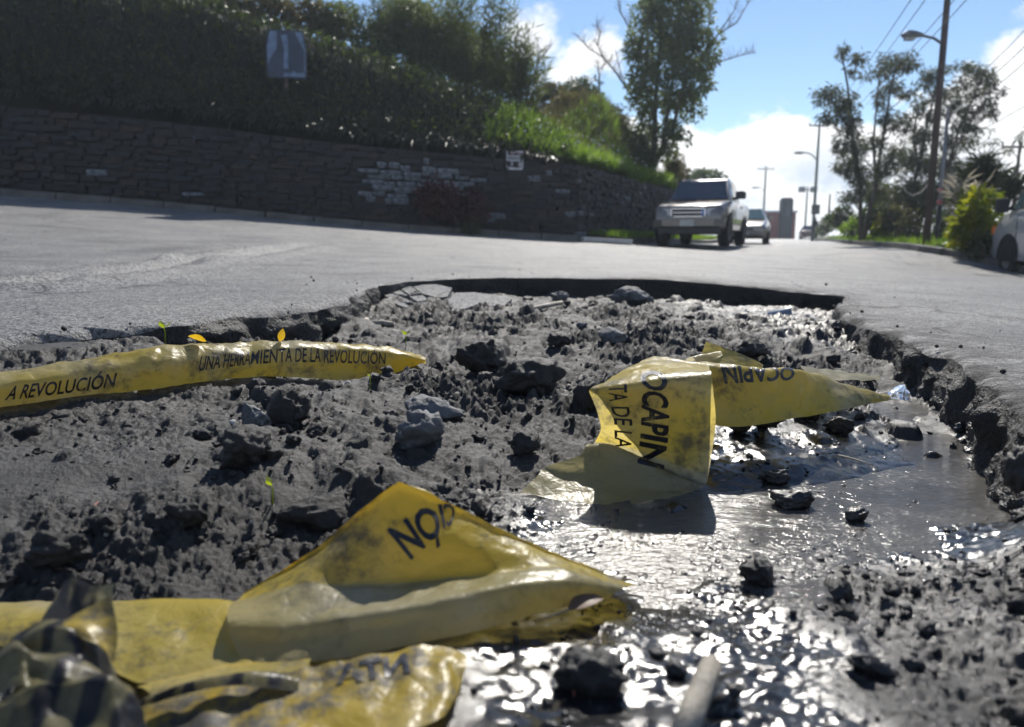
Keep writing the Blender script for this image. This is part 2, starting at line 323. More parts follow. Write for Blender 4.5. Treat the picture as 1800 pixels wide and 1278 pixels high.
for i, c in enumerate(((.027, .027, .028), (.033, .031, .030), (.024, .026, .031), (.038, .031, .028), (.031, .032, .035))): M['ws%d' % i] = simple('wall_stone_%s' % 'abcde'[i], c, .9, var=.35, scale=9, bmp=.5, bscale=30)
M['ws_white'] = simple('limewashed_stone', (.17, .195, .22), .85, var=.35, scale=14, bmp=.4, bscale=30)
t = M['ws_white'].node_tree; n_ = obj_noise(t, 3.3, 6, .7); link(t, ramp(t, n_.outputs['Fac'], [(.40, (.045, .045, .047)), (.52, (.16, .185, .21)), (.75, (.25, .28, .31))]), t.nodes['Principled BSDF'].inputs['Base Color']); t.nodes['TC'].outputs['Object']
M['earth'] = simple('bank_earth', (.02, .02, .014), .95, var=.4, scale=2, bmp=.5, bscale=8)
M['ground'] = simple('ground_soil', (.09, .10, .05), .95, var=.4, scale=.6)
M['bark'] = simple('tree_bark', (.10, .085, .07), .9, var=.4, scale=6, bmp=.5, bscale=25)
M['bark_pale'] = simple('pale_bark', (.2, .17, .14), .85, var=.4, scale=6, bmp=.4, bscale=25)
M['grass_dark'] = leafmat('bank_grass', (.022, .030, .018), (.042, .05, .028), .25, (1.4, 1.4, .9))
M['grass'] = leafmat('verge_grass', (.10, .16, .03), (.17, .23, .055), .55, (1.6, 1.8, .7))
M['grass_dry'] = leafmat('dry_grass', (.13, .11, .05), (.2, .17, .085), .45, (1.3, 1.2, .8))
M['cane'] = leafmat('cane_leaf', (.07, .09, .04), (.13, .15, .075), .5, (1.5, 1.6, .8))
M['shrub'] = leafmat('shrub_leaf', (.035, .055, .02), (.07, .09, .035), .35)
M['shrub_olive'] = leafmat('olive_shrub', (.07, .075, .035), (.13, .12, .065), .4, (1.4, 1.3, .8))
M['tree'] = leafmat('tree_leaf', (.09, .115, .065), (.15, .175, .10), .45)
M['euc'] = leafmat('eucalyptus_leaf', (.06, .075, .055), (.11, .12, .085), .4, (1.4, 1.4, .9))
M['croton'] = leafmat('croton_leaf', (.085, .14, .013), (.25, .23, .02), .5, (1.5, 1.6, .6), scale=3)
M['maroon'] = leafmat('maroon_leaf', (.05, .02, .022), (.09, .035, .035), .3, (1.6, 1.0, .9))
M['plume'] = leafmat('pale_plume', (.3, .27, .22), (.42, .38, .32), .4, (1.1, 1.1, 1))
M['flower'] = simple('white_flower', (.75, .75, .7), .6, var=.1)
M['yleaf'] = leafmat('yellow_leaf', (.55, .36, .02), (.7, .5, .05), .5, (1.1, 1.0, .6), scale=30)
M['sprout'] = leafmat('sprout_leaf', (.22, .28, .02), (.35, .4, .04), .5, (1.5, 1.5, .6), scale=30)
M['dead'] = leafmat('dead_leaf', (.16, .10, .07), (.25, .17, .12), .3, (1.2, 1.0, .8), scale=20)
M['steel'] = simple('galvanised_steel', (.22, .23, .24), .5, .6, .2)
M['pole_brown'] = simple('rusted_pole_paint', (.075, .055, .05), .6, .1, .3)
M['pole_green'] = simple('green_grey_pole', (.14, .17, .15), .6, .1, .2)
M['wire'] = simple('wire_black', (.03, .03, .035), .5)
M['cable'] = simple('pale_cable', (.45, .42, .36), .5)
M['rubber'] = simple('tyre_rubber', (.02, .02, .021), .8, var=.3, scale=20)
M['rimm'] = simple('wheel_rim', (.3, .3, .3), .4, .7)
M['glass'] = simple('tinted_glass', (.035, .045, .065), .05, var=.1, spec=.8)
M['glass_green'] = simple('green_glass', (.09, .15, .15), .05, var=.1, spec=.8)
M['chrome'] = simple('chrome', (.55, .56, .58), .16, 1.0, .1)
M['lamp'] = simple('lamp_glass', (.4, .42, .45), .08, var=.2, spec=.8)
M['black'] = simple('black_plastic', (.02, .021, .023), .5)
M['dark'] = simple('underbody_dark', (.012, .012, .013), .8)
M['plate'] = simple('licence_plate', (.45, .46, .42), .5, var=.15)
M['blue'] = simple('blue_sticker', (.05, .15, .5), .5, var=.4, scale=20)
def paint(name, col, metal=.35): return simple(name, col, .28, metal, .08, 3, coat=.8)
M['paint_tan'] = paint('tan_metallic_paint', (.17, .155, .145)); M['paint_silver'] = paint('champagne_paint', (.24, .22, .195)); M['paint_white'] = paint('silver_white_paint', (.48, .48, .49), .1); M['paint_dark'] = paint('dark_red_paint', (.06, .02, .02))
M['orange'] = simple('orange_lens', (.8, .2, .03), .15, var=.1)
M['brick'] = simple('red_brick_render', (.30, .06, .04), .9, var=.25, scale=2)
M['grey_wall'] = simple('dark_grey_render', (.03, .034, .042), .85, var=.2, scale=2)
M['white_wall'] = simple('white_fascia', (.6, .6, .6), .7, var=.1)
M['sign'] = simple('white_sign', (.55, .56, .6), .5, var=.1); M['sign_red'] = simple('red_print', (.45, .12, .12), .5); M['sign_ink'] = simple('dark_print', (.12, .13, .18), .5)
M['board'] = simple('blue_grey_board', (.035, .05, .08), .6, var=.35, scale=2.5); M['board_pale'] = simple('pale_blue_print', (.13, .19, .29), .6, var=.4, scale=6)
M['cloth'] = simple('navy_cloth', (.02, .022, .035), .9); M['skin'] = simple('skin', (.25, .14, .10), .6)
M['plastic'] = simple('bluish_plastic', (.20, .24, .30), .25, var=.3, scale=30)
m_, t_, b_ = new_mat('clear_film'); b_.inputs['Transmission Weight'].default_value = .75; b_.inputs['Roughness'].default_value = .12; b_.inputs['Base Color'].default_value = (.75, .75, .72, 1); b_.inputs['IOR'].default_value = 1.2; M['film'] = m_
M['line'] = simple('worn_road_paint', (.4, .4, .38), .7, var=.3, scale=4)

# ------------------------------------------------------------------ the road and the hole in it
ZR = TPS([(0, -3, 0), (-1.5, 0, .01), (1.5, 0, -.075), (0, 2, 0), (-1.3, 2, 0), (1.2, 2, -.06), (-1, 5, 0), (2.2, 5, -.075), (.5, 5, -.01), (0, 3.5, 0), (.8, 3.5, -.04), (1.6, 3.3, -.08), (-3, 0, .06), (3, 0, -.15), (4.5, 5, -.19),
    (-2.6, 4, .04), (-5.3, 8, .22), (-7.2, 11, .5), (-2, 10, .14), (1, 10, .0), (4, 10, -.12), (-14, 15.2, 1.5), (-10.7, 16, 1.18), (-7.3, 16.5, .91), (-3.8, 17, .55), (-.53, 18, .33), (1.5, 18.5, .2),
    (4.5, 18.6, .0), (3.8, 20, .08), (6.5, 28, .06), (9.5, 30, 0), (9.0, 13.9, -.33), (8.95, 14.5, -.24), (9.0, 17, -.06), (12.9, 30, .03), (23.5, 60, 0), (26, 67, 0), (35, 95, .12), (48, 130, -.4), (60, 100, .1), (18, 60, .06), (28, 95, .12),
    (-20, 16, 2.0), (-20, 5, 1.0), (-20, -10, .6), (14, 3, -.5), (20, 12, -.5), (20, -10, -.5), (0, -15, 0), (30, 30, 0), (16, 20, -.1), (70, 60, 0), (-30, 60, 2), (0, 60, .5), (0, 110, .3)])
RIMPX = [(0, 592), (110, 579), (165, 576), (250, 571), (330, 562), (430, 546), (520, 537), (600, 525), (645, 506), (668, 499), (720, 494), (800, 489), (900, 487), (1000, 488), (1150, 490), (1300, 502), (1400, 512), (1488, 521), (1470, 536), (1482, 552), (1530, 570), (1570, 583), (1605, 600), (1650, 613), (1685, 630), (1720, 650), (1760, 682), (1800, 714)]
rim = []
for x, y in RIMPX:
    z = 0.0
    for _ in range(12): p = onz(x, y, z); z = .5*z + .5*float(ZR(p.x, p.y))
    rim.append(tuple(p)[:2])
rim += [(.86, 1.12), (.80, .9), (.78, .6), (.72, .2), (.5, -.4), (-.6, -.6), (-1.35, .1), (-1.55, 1.0), (-1.5, 1.6)]
rim = np.array(rim)
seg = np.linalg.norm(np.roll(rim, -1, 0) - rim, axis=1); cum = np.concatenate([[0], np.cumsum(seg)]); NR = 900
# denser where the edge is close to the camera
sp = np.linspace(0, cum[-1], 4000); closed = np.vstack([rim, rim[:1]])
rx, ry = np.interp(sp, cum, closed[:, 0]), np.interp(sp, cum, closed[:, 1])
def roll_smooth(a, k):
    b = np.concatenate([a[-k:], a, a[:k]]); c = np.convolve(b, np.ones(k)/k, 'same'); return c[k:-k]
rx, ry = roll_smooth(rx, 60), roll_smooth(ry, 60)
dens = 1/np.maximum(.5, np.hypot(rx, ry)); cd_ = np.cumsum(dens); idx = np.interp(np.linspace(0, cd_[-1], NR + 1)[:-1], cd_, np.arange(4000))
rx, ry = np.interp(idx, np.arange(4000), rx), np.interp(idx, np.arange(4000), ry)
tx, ty = np.roll(rx, -1) - np.roll(rx, 1), np.roll(ry, -1) - np.roll(ry, 1); L = np.hypot(tx, ty); nx, ny = -ty/L, tx/L       # outward is the left of a clockwise walk
cx, cyy = .35, 2.6
if np.mean(nx*(rx - cx) + ny*(ry - cyy)) < 0: nx, ny = -nx, -ny
jag = fbm(rx*7, ry*7, 5.5, 4, .6)*.022 + perlin(rx*60, ry*60, 2.2)*.004
far_side = sstep(3.6, 4.6, ry); jag *= (1 - .25*far_side); rx, ry = rx + nx*jag, ry + ny*jag
# smoothed outward directions for the rings
ang = np.unwrap(np.arctan2(ry - cyy, rx - cx)); ox, oy = rx - cx, ry - cyy; ol = np.hypot(ox, oy); ox, oy = ox/ol, oy/ol
dist = np.concatenate([[0, .004, .010, .018, .03], .03 + np.cumsum(.012*1.042**np.arange(190))])
dist = dist[dist < 140]
RX = rx[None] + ox[None]*dist[:, None]; RY = ry[None] + oy[None]*dist[:, None]
RZ = ZR(RX, RY)
crumb = (1 - far_side)[None]*(.35 + .65*sstep(-.2, .5, fbm(rx*3, ry*3, 9.0, 2)))[None]
RZ = RZ - .028*np.exp(-dist[:, None]/.035)*crumb - .006*np.exp(-dist[:, None]/.01)
nearw = np.exp(-dist[:, None]/.5)
RZ = RZ + nearw*fbm(RX*5, RY*5, 1.0, 3)*.006 + fbm(RX*.7, RY*.7, 3.0, 3)*.010*sstep(.1, 1.5, dist[:, None])*(1 - sstep(8, 20, dist[:, None]))
# worn ruts that cross the left of the road, glazed by tyres
def seg_d(px, py, a, b):
    a, b = np.array(a), np.array(b); v = b - a; t = np.clip(((px - a[0])*v[0] + (py - a[1])*v[1])/(v @ v), 0, 1); return np.hypot(px - a[0] - t*v[0], py - a[1] - t*v[1])
rut = np.zeros_like(RX)
for (a, b, wd, dp) in (((-2.3, 3.6), (-2.62, 6.5), .09, .05), ((-2.62, 6.5), (-2.55, 10), .13, .055), ((-2.0, 3.9), (-1.95, 6.0), .05, .014), ((-3.0, 5.0), (-3.2, 9.0), .12, .016)):
    q = np.exp(-(seg_d(RX + .12*perlin(RX*2, RY*2, 3), RY, a, b)/wd)**2); rut = np.maximum(rut, q); RZ = RZ - dp*q + dp*.7*np.exp(-((seg_d(RX + .12*perlin(RX*2, RY*2, 3), RY, a, b) - wd*2)/wd)**2)
nr = len(dist); ii, jj = np.meshgrid(np.arange(nr - 1), np.arange(NR), indexing='ij'); j2 = (jj + 1) % NR
faces = np.stack([ii*NR + jj, (ii + 1)*NR + jj, (ii + 1)*NR + j2, ii*NR + j2], -1).reshape(-1, 4)
me = mesh_np('road', np.stack([RX, RY, RZ], -1).reshape(-1, 3), faces[:, ::-1], True)
flip = me.polygons[0].normal.z < 0
if flip: me.flip_normals()
rightness = sstep(.2, 1.0, rx)[None]
dust = np.exp(-dist[:, None]/(.05 + .22*rightness))*(.35 + .65*rightness)*np.ones_like(RX)
a_ = me.attributes.new('dust', 'FLOAT', 'POINT'); a_.data.foreach_set('value', dust.ravel().astype(np.float32))
a_ = me.attributes.new('wet', 'FLOAT', 'POINT'); a_.data.foreach_set('value', rut.ravel().astype(np.float32))
road = kind(put('road', me, M['asphalt']), 'structure')

# floor of the hole
FL = TPS([(-1.25, 2.02, -.035), (-1.05, 2.12, -.05), (-.9, 2.25, -.085), (-1.5, 1.5, -.06), (-1.1, 1.6, -.115), (-.75, 1.1, -.155), (-.6, .92, -.195), (-.55, .75, -.21), (-.3, .92, -.19), (-.5, .5, -.21), (-.2, .7, -.20), (-.75, .9, -.19), (-.6, 1.6, -.13), (-.3, 1.3, -.155), (.02, 1.0, -.21), (.06, 1.14, -.222), (-.2, 1.05, -.19),
    (.25, .8, -.205), (.5, .7, -.19), (.55, .9, -.195), (.3, .55, -.19), (0, .5, -.19), (.7, 1.0, -.19), (.25, 1.15, -.226), (.45, 1.2, -.235), (.7, 1.3, -.235), (.85, 1.5, -.235), (.98, 1.75, -.238), (1.15, 2.1, -.235), (1.25, 2.5, -.225), (.85, 1.15, -.19), (1.35, 2.9, -.19), (.14, 1.28, -.224), (.12, 1.5, -.185),
    (.5, 1.55, -.19), (.6, 1.75, -.165), (.75, 1.9, -.175), (.45, 1.75, -.17), (-.1, 1.7, -.15), (-.35, 2.0, -.12), (-.1, 2.5, -.115), (.1, 2.7, -.085), (.3, 2.3, -.12), (-.6, 2.5, -.13), (-.8, 3.0, -.13), (.6, 2.4, -.14), (1.0, 2.8, -.12), (1.3, 3.0, -.17),
    (.6, 3.2, -.10), (0, 3.3, -.10), (-.5, 3.6, -.12), (.3, 4.0, -.11), (1.0, 3.8, -.11), (1.6, 3.8, -.17), (-.4, 4.5, -.10), (.4, 4.7, -.12), (1.2, 4.6, -.14), (1.9, 4.4, -.19), (0, 5.2, -.15), (1, 5.2, -.17), (-.5, -.3, -.18), (.4, -.2, -.19), (-1.2, .6, -.12)])
def wetness(x, y, z):
    wv = sstep(-.15, -.20, z)*.0 + sstep(.05, .45, x + .10*perlin(x*3, y*3, 4))*sstep(2.3, 1.5, y)
    wv = np.maximum(wv, sstep(-.16, .06, x + .08*perlin(x*5, y*5, 4))*sstep(1.48, 1.3, y))
    wv = np.maximum(wv, sstep(-.45, .05, x)*sstep(1.15, .85, y))
    wv = wv*(1 - .45*sstep(.30, .42, x + .06*perlin(x*6, y*6, 2))*sstep(1.12, 1.0, y))
    wv = np.maximum(wv, .75*sstep(-.205, -.222, z))
    wv = np.maximum(wv, .45*sstep(.6, 1.3, x)*sstep(2.4, 3.2, y)); return np.clip(wv, 0, 1)
CL = []                                          # lumps stamped into the floor: x, y, radius, height, stretch, turn
def rimy(x, y):                                  # signed distance to the hole's edge, inside positive (coarse)
    P = np.stack([rx, ry], 1)[::4]; out = np.full(x.shape, 9.0).ravel(); q = np.stack([x.ravel(), y.ravel()], 1)
    for i in range(0, len(q), 40000): out[i:i+40000] = np.sqrt(((q[i:i+40000, None] - P[None])**2).sum(2)).min(1)
    Pn = np.stack([rx, ry], 1); ins = np.zeros(len(q), bool); A, B = Pn, np.roll(Pn, -1, 0)
    for a, b in zip(A[::3], np.roll(A[::3], -1, 0)):
        c = ((a[1] > q[:, 1]) != (b[1] > q[:, 1])); xx = (b[0] - a[0])*(q[:, 1] - a[1])/((b[1] - a[1]) if abs(b[1] - a[1]) > 1e-9 else 1e-9) + a[0]; ins ^= c & (q[:, 0] < xx)
    return np.where(ins, out, -out).reshape(x.shape)
def floor_z(x, y, detail=True):
    z = FL(x, y); rough = .35 + .65*sstep(-.8, -.35, x + .12*y - .1)
    calm = 1 - .6*sstep(-.2, -.9, x)*sstep(2.3, 1.6, y)
    wetc = wetness(x, y, z); calm = calm*(1 - .72*wetc)*(1 - .6*wetc*sstep(1.2, .95, y))
    z = z + calm*.030*fbm(x*5.5, y*5.5, 1.1, 3, .5)
    rid = 1 - np.abs(fbm(x*13, y*13, 2.7, 3, .55)); patch = .25 + .75*sstep(-.25, .35, fbm(x*1.9, y*1.9, 12.3, 3)); cen = 1 + .7*sstep(-.5, -.1, x + .05*y)*sstep(1.1, 1.6, y)*sstep(4.6, 3.6, y); z = z + calm*(rid - .75)*.030*patch*cen
    bil = np.abs(fbm(x*30, y*30, 8.2, 3, .6)); z = z + calm*(bil - .3)*.020*patch*cen
    if detail: z = z + calm*(1 - .75*wetc)*.0075*patch*fbm(x*70, y*70, 3.9, 4, .68) + calm*.0025*perlin(x*160, y*160, 5.1)*(1 - .6*wetc) + .0016*(1 - .85*wetc)*perlin(x*330, y*330, 1.7)
    near = sstep(1.25, .8, y); z = z + near*wetc*(.010*fbm(x*9, y*9, 6.1, 2, .5) + .003*fbm(x*34, y*34, 2.1, 2, .5))
    return z
NRW, NCL = 760, 720
yy = np.geomspace(.36, 5.35, NRW); uu = np.linspace(-1, 1, NCL)
GX = uu[None]*(.86*yy + .22)[:, None] + .04; GY = np.repeat(yy[:, None], NCL, 1)
GZ = floor_z(GX, GY)
nc = 1500; ccx, ccy = rng.uniform(-1.4, 2.2, nc), rng.uniform(.55, 5.0, nc)
crad = .010 + .055*rng.power(.45, nc)[::-1]*rng.random(nc)**1.5; chh = crad*rng.uniform(.35, .85, nc)
for k in range(nc):
    if ccx[k] < -.35 - .1*ccy[k] and rng.random() < .55: continue
    if ccy[k] < 1.15 and ccx[k] > -.1 and rng.random() < .8: continue
    if abs(ccx[k] - .7) < .4 and 1.0 < ccy[k] < 1.6 and rng.random() < .9: continue
    i0, i1 = np.searchsorted(yy, (ccy[k] - crad[k]*1.8, ccy[k] + crad[k]*1.8)); wd = .86*ccy[k] + .22
    j0, j1 = np.searchsorted(uu, ((ccx[k] - .04 - crad[k]*2.2)/wd, (ccx[k] - .04 + crad[k]*2.2)/wd))
    if i1 - i0 < 2 or j1 - j0 < 2: continue
    X, Y = GX[i0:i1, j0:j1] - ccx[k], GY[i0:i1, j0:j1] - ccy[k]; th = rng.uniform(0, 3.14); st = rng.uniform(.65, 1.0)
    a, b = X*math.cos(th) + Y*math.sin(th), (-X*math.sin(th) + Y*math.cos(th))/st
    q = np.hypot(a, b)/crad[k]*(1 + .35*perlin(X*1.1/crad[k] + k, Y*1.1/crad[k], k*.37)); q = np.maximum(q, 0)
    GZ[i0:i1, j0:j1] += chh[k]*np.sqrt(np.clip(1 - q**2.4, 0, 1))
SD = rimy(GX[::6, ::6], GY[::6, ::6])
fy, fx = np.minimum(np.arange(NRW)/6, SD.shape[0] - 1.001), np.minimum(np.arange(NCL)/6, SD.shape[1] - 1.001)
i0, j0 = fy.astype(int), fx.astype(int); a, b = (fy - i0)[:, None], (fx - j0)[None]
SDf = SD[i0][:, j0]*(1-a)*(1-b) + SD[i0+1][:, j0]*a*(1-b) + SD[i0][:, j0+1]*(1-a)*b + SD[i0+1][:, j0+1]*a*b
# earth slumped against the foot of the edge, and never above the road outside it
GZ = GZ + .05*np.exp(-np.maximum(SDf, 0)/.09)*sstep(.9, .3, np.abs(perlin(GX*2.2, GY*2.2, 6.6))*2)*(GX > -.7)
GZ = np.minimum(GZ, ZR(GX[::8, ::8], GY[::8, ::8]).repeat(8, 0).repeat(8, 1)[:NRW, :NCL] - .03 - .25*sstep(.03, -.05, SDf)*1.0)
keep = SDf > -.07
fi, fj = np.meshgrid(np.arange(NRW - 1), np.arange(NCL - 1), indexing='ij'); ok = keep[:-1, :-1] & keep[1:, 1:]
fi, fj = fi[ok], fj[ok]; faces = np.stack([fi*NCL + fj, fi*NCL + fj + 1, (fi + 1)*NCL + fj + 1, (fi + 1)*NCL + fj], -1)
me = mesh_np('hole_floor', np.stack([GX, GY, GZ], -1).reshape(-1, 3), faces, True)
WET = wetness(GX, GY, GZ); a_ = me.attributes.new('wet', 'FLOAT', 'POINT'); a_.data.foreach_set('value', WET.ravel().astype(np.float32))
FLOOR = kind(put('dirt_ground', me, M['soil']), 'structure')
def gz(x, y):                                    # height of the finished floor
    i = int(np.clip(np.searchsorted(yy, y), 0, NRW - 1)); j = int(np.clip(np.searchsorted(uu, (x - .04)/(.86*y + .22)), 0, NCL - 1)); return float(GZ[i, j])
def gzv(x, y):
    i = np.clip(np.searchsorted(yy, y), 0, NRW - 1); j = np.clip(np.searchsorted(uu, (x - .04)/(.86*y + .22)), 0, NCL - 1); return GZ[i, j], WET[i, j], SDf[i, j]
# the broken edge: a ragged face from road level down into the floor
rows = 30; tt = np.linspace(0, 1, rows)
deep = .34; WX, WY, WZ = [], [], []
top = RZ[0]
slump = (1 - far_side)*(.25 + .75*sstep(-.3, .5, fbm(rx*2.2, ry*2.2, 4.4, 2)))
for k, t in enumerate(tt):
    z = top - deep*t
    lump = .034*fbm(rx*7, ry*7, z*6, 5, .62) + .016*(1 - np.abs(fbm(rx*6 + 3, ry*6, z*1.2, 3))) - .01 + .014*np.abs(perlin(rx*17, ry*17, z*3))
    lump = lump + .008*perlin(rx*45, ry*45, z*45) + .004*perlin(rx*120, ry*120, z*120)
    inn = t*(.10*slump) + lump*sstep(0, .10, t)*(.35 + .65*(1 - far_side)) - .012*far_side*sstep(0, .3, t)
    WX.append(rx - nx*inn); WY.append(ry - ny*inn); WZ.append(z + .004*perlin(rx*50, ry*50, z*50)*(t > 0))
ii, jj = np.meshgrid(np.arange(rows - 1), np.arange(NR), indexing='ij'); j2 = (jj + 1) % NR
faces = np.stack([ii*NR + jj, ii*NR + j2, (ii + 1)*NR + j2, (ii + 1)*NR + jj], -1).reshape(-1, 4)
me = mesh_np('broken_edge', np.stack([np.array(WX), np.array(WY), np.array(WZ)], -1).reshape(-1, 3), faces, True)
if flip: me.flip_normals()
we = np.clip(sstep(-.15, -.22, np.array(WZ))*.8*(np.array(WX) > .3), 0, 1); a_ = me.attributes.new('wet', 'FLOAT', 'POINT'); a_.data.foreach_set('value', we.ravel().astype(np.float32))
kind(put('road_edge', me, M['rim']), 'structure')
# water lying along the low side
WLEV = -.2165
nwx, nwy = 60, 60; xs, ys = np.linspace(-.25, 1.45, nwx), np.linspace(.5, 2.75, nwy); X, Y = np.meshgrid(xs, ys)
fi, fj = np.meshgrid(np.arange(nwy - 1), np.arange(nwx - 1), indexing='ij'); fi, fj = fi.ravel(), fj.ravel()
kind(put('puddle_water', mesh_np('puddle_water', np.stack([X, Y, np.full_like(X, WLEV)], -1).reshape(-1, 3), np.stack([fi*nwx + fj, fi*nwx + fj + 1, (fi+1)*nwx + fj + 1, (fi+1)*nwx + fj], -1), True), M['water']), 'structure')

# wide ground under everything, to the horizon
G = 300.0
me = mesh_np('ground', [(-G, -60, -1.2), (G, -60, -1.2), (G, G, -1.2), (-G, G, -1.2)], [(0, 1, 2, 3)]); kind(put('ground', me, M['ground']), 'structure')


# ------------------------------------------------------------------ retaining wall, bank, verges
def wy(x): return 18.5 + (x - 1.5)*.205            # front wall line
WALL_H = 1.75
def wall_base(x): return float(ZR(x, wy(x) - .2))
CX, CY = 1.5, 18.5; FX, FY = 5.2, 27.5; fl_ = math.hypot(FX - CX, FY - CY); fdx, fdy = (FX - CX)/fl_, (FY - CY)/fl_
def face_pt(s): return CX + fdx*s, CY + fdy*s
def face_base(s): x, y = face_pt(s); return float(ZR(x + .5, y)) + .1*min(1, s)
wall = empty('stone_retaining_wall', (CX, CY, wall_base(CX) - .1))
tag(wall, 'dark rubble stone retaining wall below the overgrown bank', 'wall')
inv = Matrix.Translation(wall.location).inverted()
def wl(o):                                          # keep world coordinates while parenting to the wall
    o.parent = wall; o.matrix_parent_inverse = inv; return o
xs = np.linspace(-17, CX, 40); bm = bmesh.new(); prof = []
path = [(x, wy(x), wall_base(x) - .15, wall_base(x) + WALL_H, (.2, -.98)) for x in xs] + [(*face_pt(s), face_base(s) - .15, (wall_base(CX) + WALL_H) + (.10)*s/fl_, (.92, -.38)) for s in np.linspace(.4, fl_ + 3, 16)]
rings = []
for (x, y, z0, z1, nrm) in path: rings.append([(x, y, z0), (x, y, z1), (x - nrm[0]*.5, y - nrm[1]*.5, z1), (x - nrm[0]*.5, y - nrm[1]*.5, z0)])
wl(loft_obj('wall_core', rings, M['mortar']))
svar = []
for k in range(14):
    bm = bmesh.new(); bmesh.ops.create_cube(bm, size=1.0); bmesh.ops.bevel(bm, geom=list(bm.edges), offset=.10, segments=1, affect='EDGES')
    for v in bm.verts: v.co += Vector((random.uniform(-.09, .09), random.uniform(-.09, .09), random.uniform(-.14, .14)))
    me = bpy.data.meshes.new('stone'); bm.to_mesh(me); bm.free(); svar.append(me)
smesh = {}
def stone_mesh(k, mat):
    if (k, mat) not in smesh: m = svar[k].copy(); m.materials.append(M[mat]); smesh[(k, mat)] = m
    return smesh[(k, mat)]
cells = []
def to_px(p):
    v = Vector(p) - Vector((0, 0, CAM_H)); f = v.y*CP - v.z*SP; return 900 + FPX*v.x/f, 639 - FPX*(v.y*SP + v.z*CP)/f
for face in (0, 1):
    row_z = 0.0
    while row_z < WALL_H - .06:
        rh = random.uniform(.09, .17); s = -17.0 if face == 0 else .0; end = CX if face == 0 else fl_ + 2.5
        while s < end - .1:
            ln = min(random.uniform(.14, .55), end - s)
            if face == 0: x = s + ln/2; y = wy(x); zb = wall_base(x); rz = math.atan(.205); nv = (.2, -.98)
            else: x, y = face_pt(s + ln/2); zb = face_base(s); rz = math.atan2(fdy, fdx); nv = (.92, -.38)
            zt = min(rh, WALL_H - row_z)
            c = Vector((x + nv[0]*random.uniform(-.03, .05), y + nv[1]*random.uniform(-.03, .05), zb + row_z + zt/2 + random.uniform(-.025, .025)))
            px, py = to_px(c); q = ((px - 735)/112)**2 + ((py - 322)/40)**2 + random.uniform(-.25, .25)
            pale = (px - 640)**2/40000 > 1 and random.random() < .05 and py > 290
            mat = 'ws_white' if (q < 1 and random.random() < .86) or pale else 'ws%d' % random.choice((0, 0, 1, 2, 2, 3, 4))
            vis = -30 < px < 1170
            cells.append((abs(px - 760) + (600 if mat != 'ws_white' and q > 2.2 else 0) if vis else 9999, c, (ln - .025, .16, zt - .022), rz + random.uniform(-.08, .08), random.randrange(14), mat)); s += ln
        row_z += rh
cells.sort(key=lambda c: c[0]); rest = bmesh.new(); nmat = {}
for i, (_, c, sz, rz, k, mat) in enumerate(cells):
    mtx = Matrix.Translation(c) @ Matrix.Rotation(rz, 4, 'Z') @ Matrix.Diagonal((*sz, 1))
    if i < 300:
        o = bpy.data.objects.new('stone', stone_mesh(k, mat)); COL.objects.link(o); o.matrix_world = mtx; o.parent = wall; o.matrix_parent_inverse = inv
    else:
        n0 = len(rest.faces); tmp = svar[k].copy(); tmp.transform(mtx); rest.from_mesh(tmp); bpy.data.meshes.remove(tmp); rest.faces.ensure_lookup_table()
        mi = nmat.setdefault(mat, len(nmat))
        for f in rest.faces[n0:]: f.material_index = mi
o = bm_obj('remaining_stones', rest, None); wl(o); o['kind'] = 'stuff'
for mname in nmat: o.data.materials.append(M[mname])

# the bank behind the wall: one slope of earth, rising steeply and then levelling out
def xr(t): return CX + .4476*t - .1
def bank_z(x, t):
    q = xr(t) - x; base = np.interp(x, xs, [wall_base(v) for v in xs]) + WALL_H
    A = np.interp(x, (-15, -7.3, -4.9, -.3, 1.5, 5), (3.2, 2.8, 2.3, 1.3, 1.1, 1.0))
    rise = .22 + A*sstep(-.2, 2.5, t)*sstep(.1, 2.5, q) + 1.7*np.exp(-((np.asarray(x) - 2.6)/2.2)**2)*sstep(4, 9, t)*sstep(.2, 2, q)
    base = base + (-.6 - base)*sstep(12.2, 20, t); rise = rise*(1 - sstep(12, 18, t))
    return base - .08 + rise + .18*fbm(np.asarray(x)*.6, np.asarray(t)*.6, 2.2, 3)*sstep(0, 1.5, t)
nu, nv_ = 90, 60; U, T = np.meshgrid(np.linspace(0, 1, nu), np.linspace(.25, 26, nv_)); BX = -19 + (xr(T) + 19)*U; BY = wy(BX) + T; BZ = bank_z(BX, T)
fi, fj = np.meshgrid(np.arange(nv_ - 1), np.arange(nu - 1), indexing='ij'); fi, fj = fi.ravel(), fj.ravel()
kind(put('hill_bank', mesh_np('hill_bank', np.stack([BX, BY, BZ], -1).reshape(-1, 3), np.stack([fi*nu + fj, fi*nu + fj + 1, (fi+1)*nu + fj + 1, (fi+1)*nu + fj], -1), True), M['earth']), 'structure')

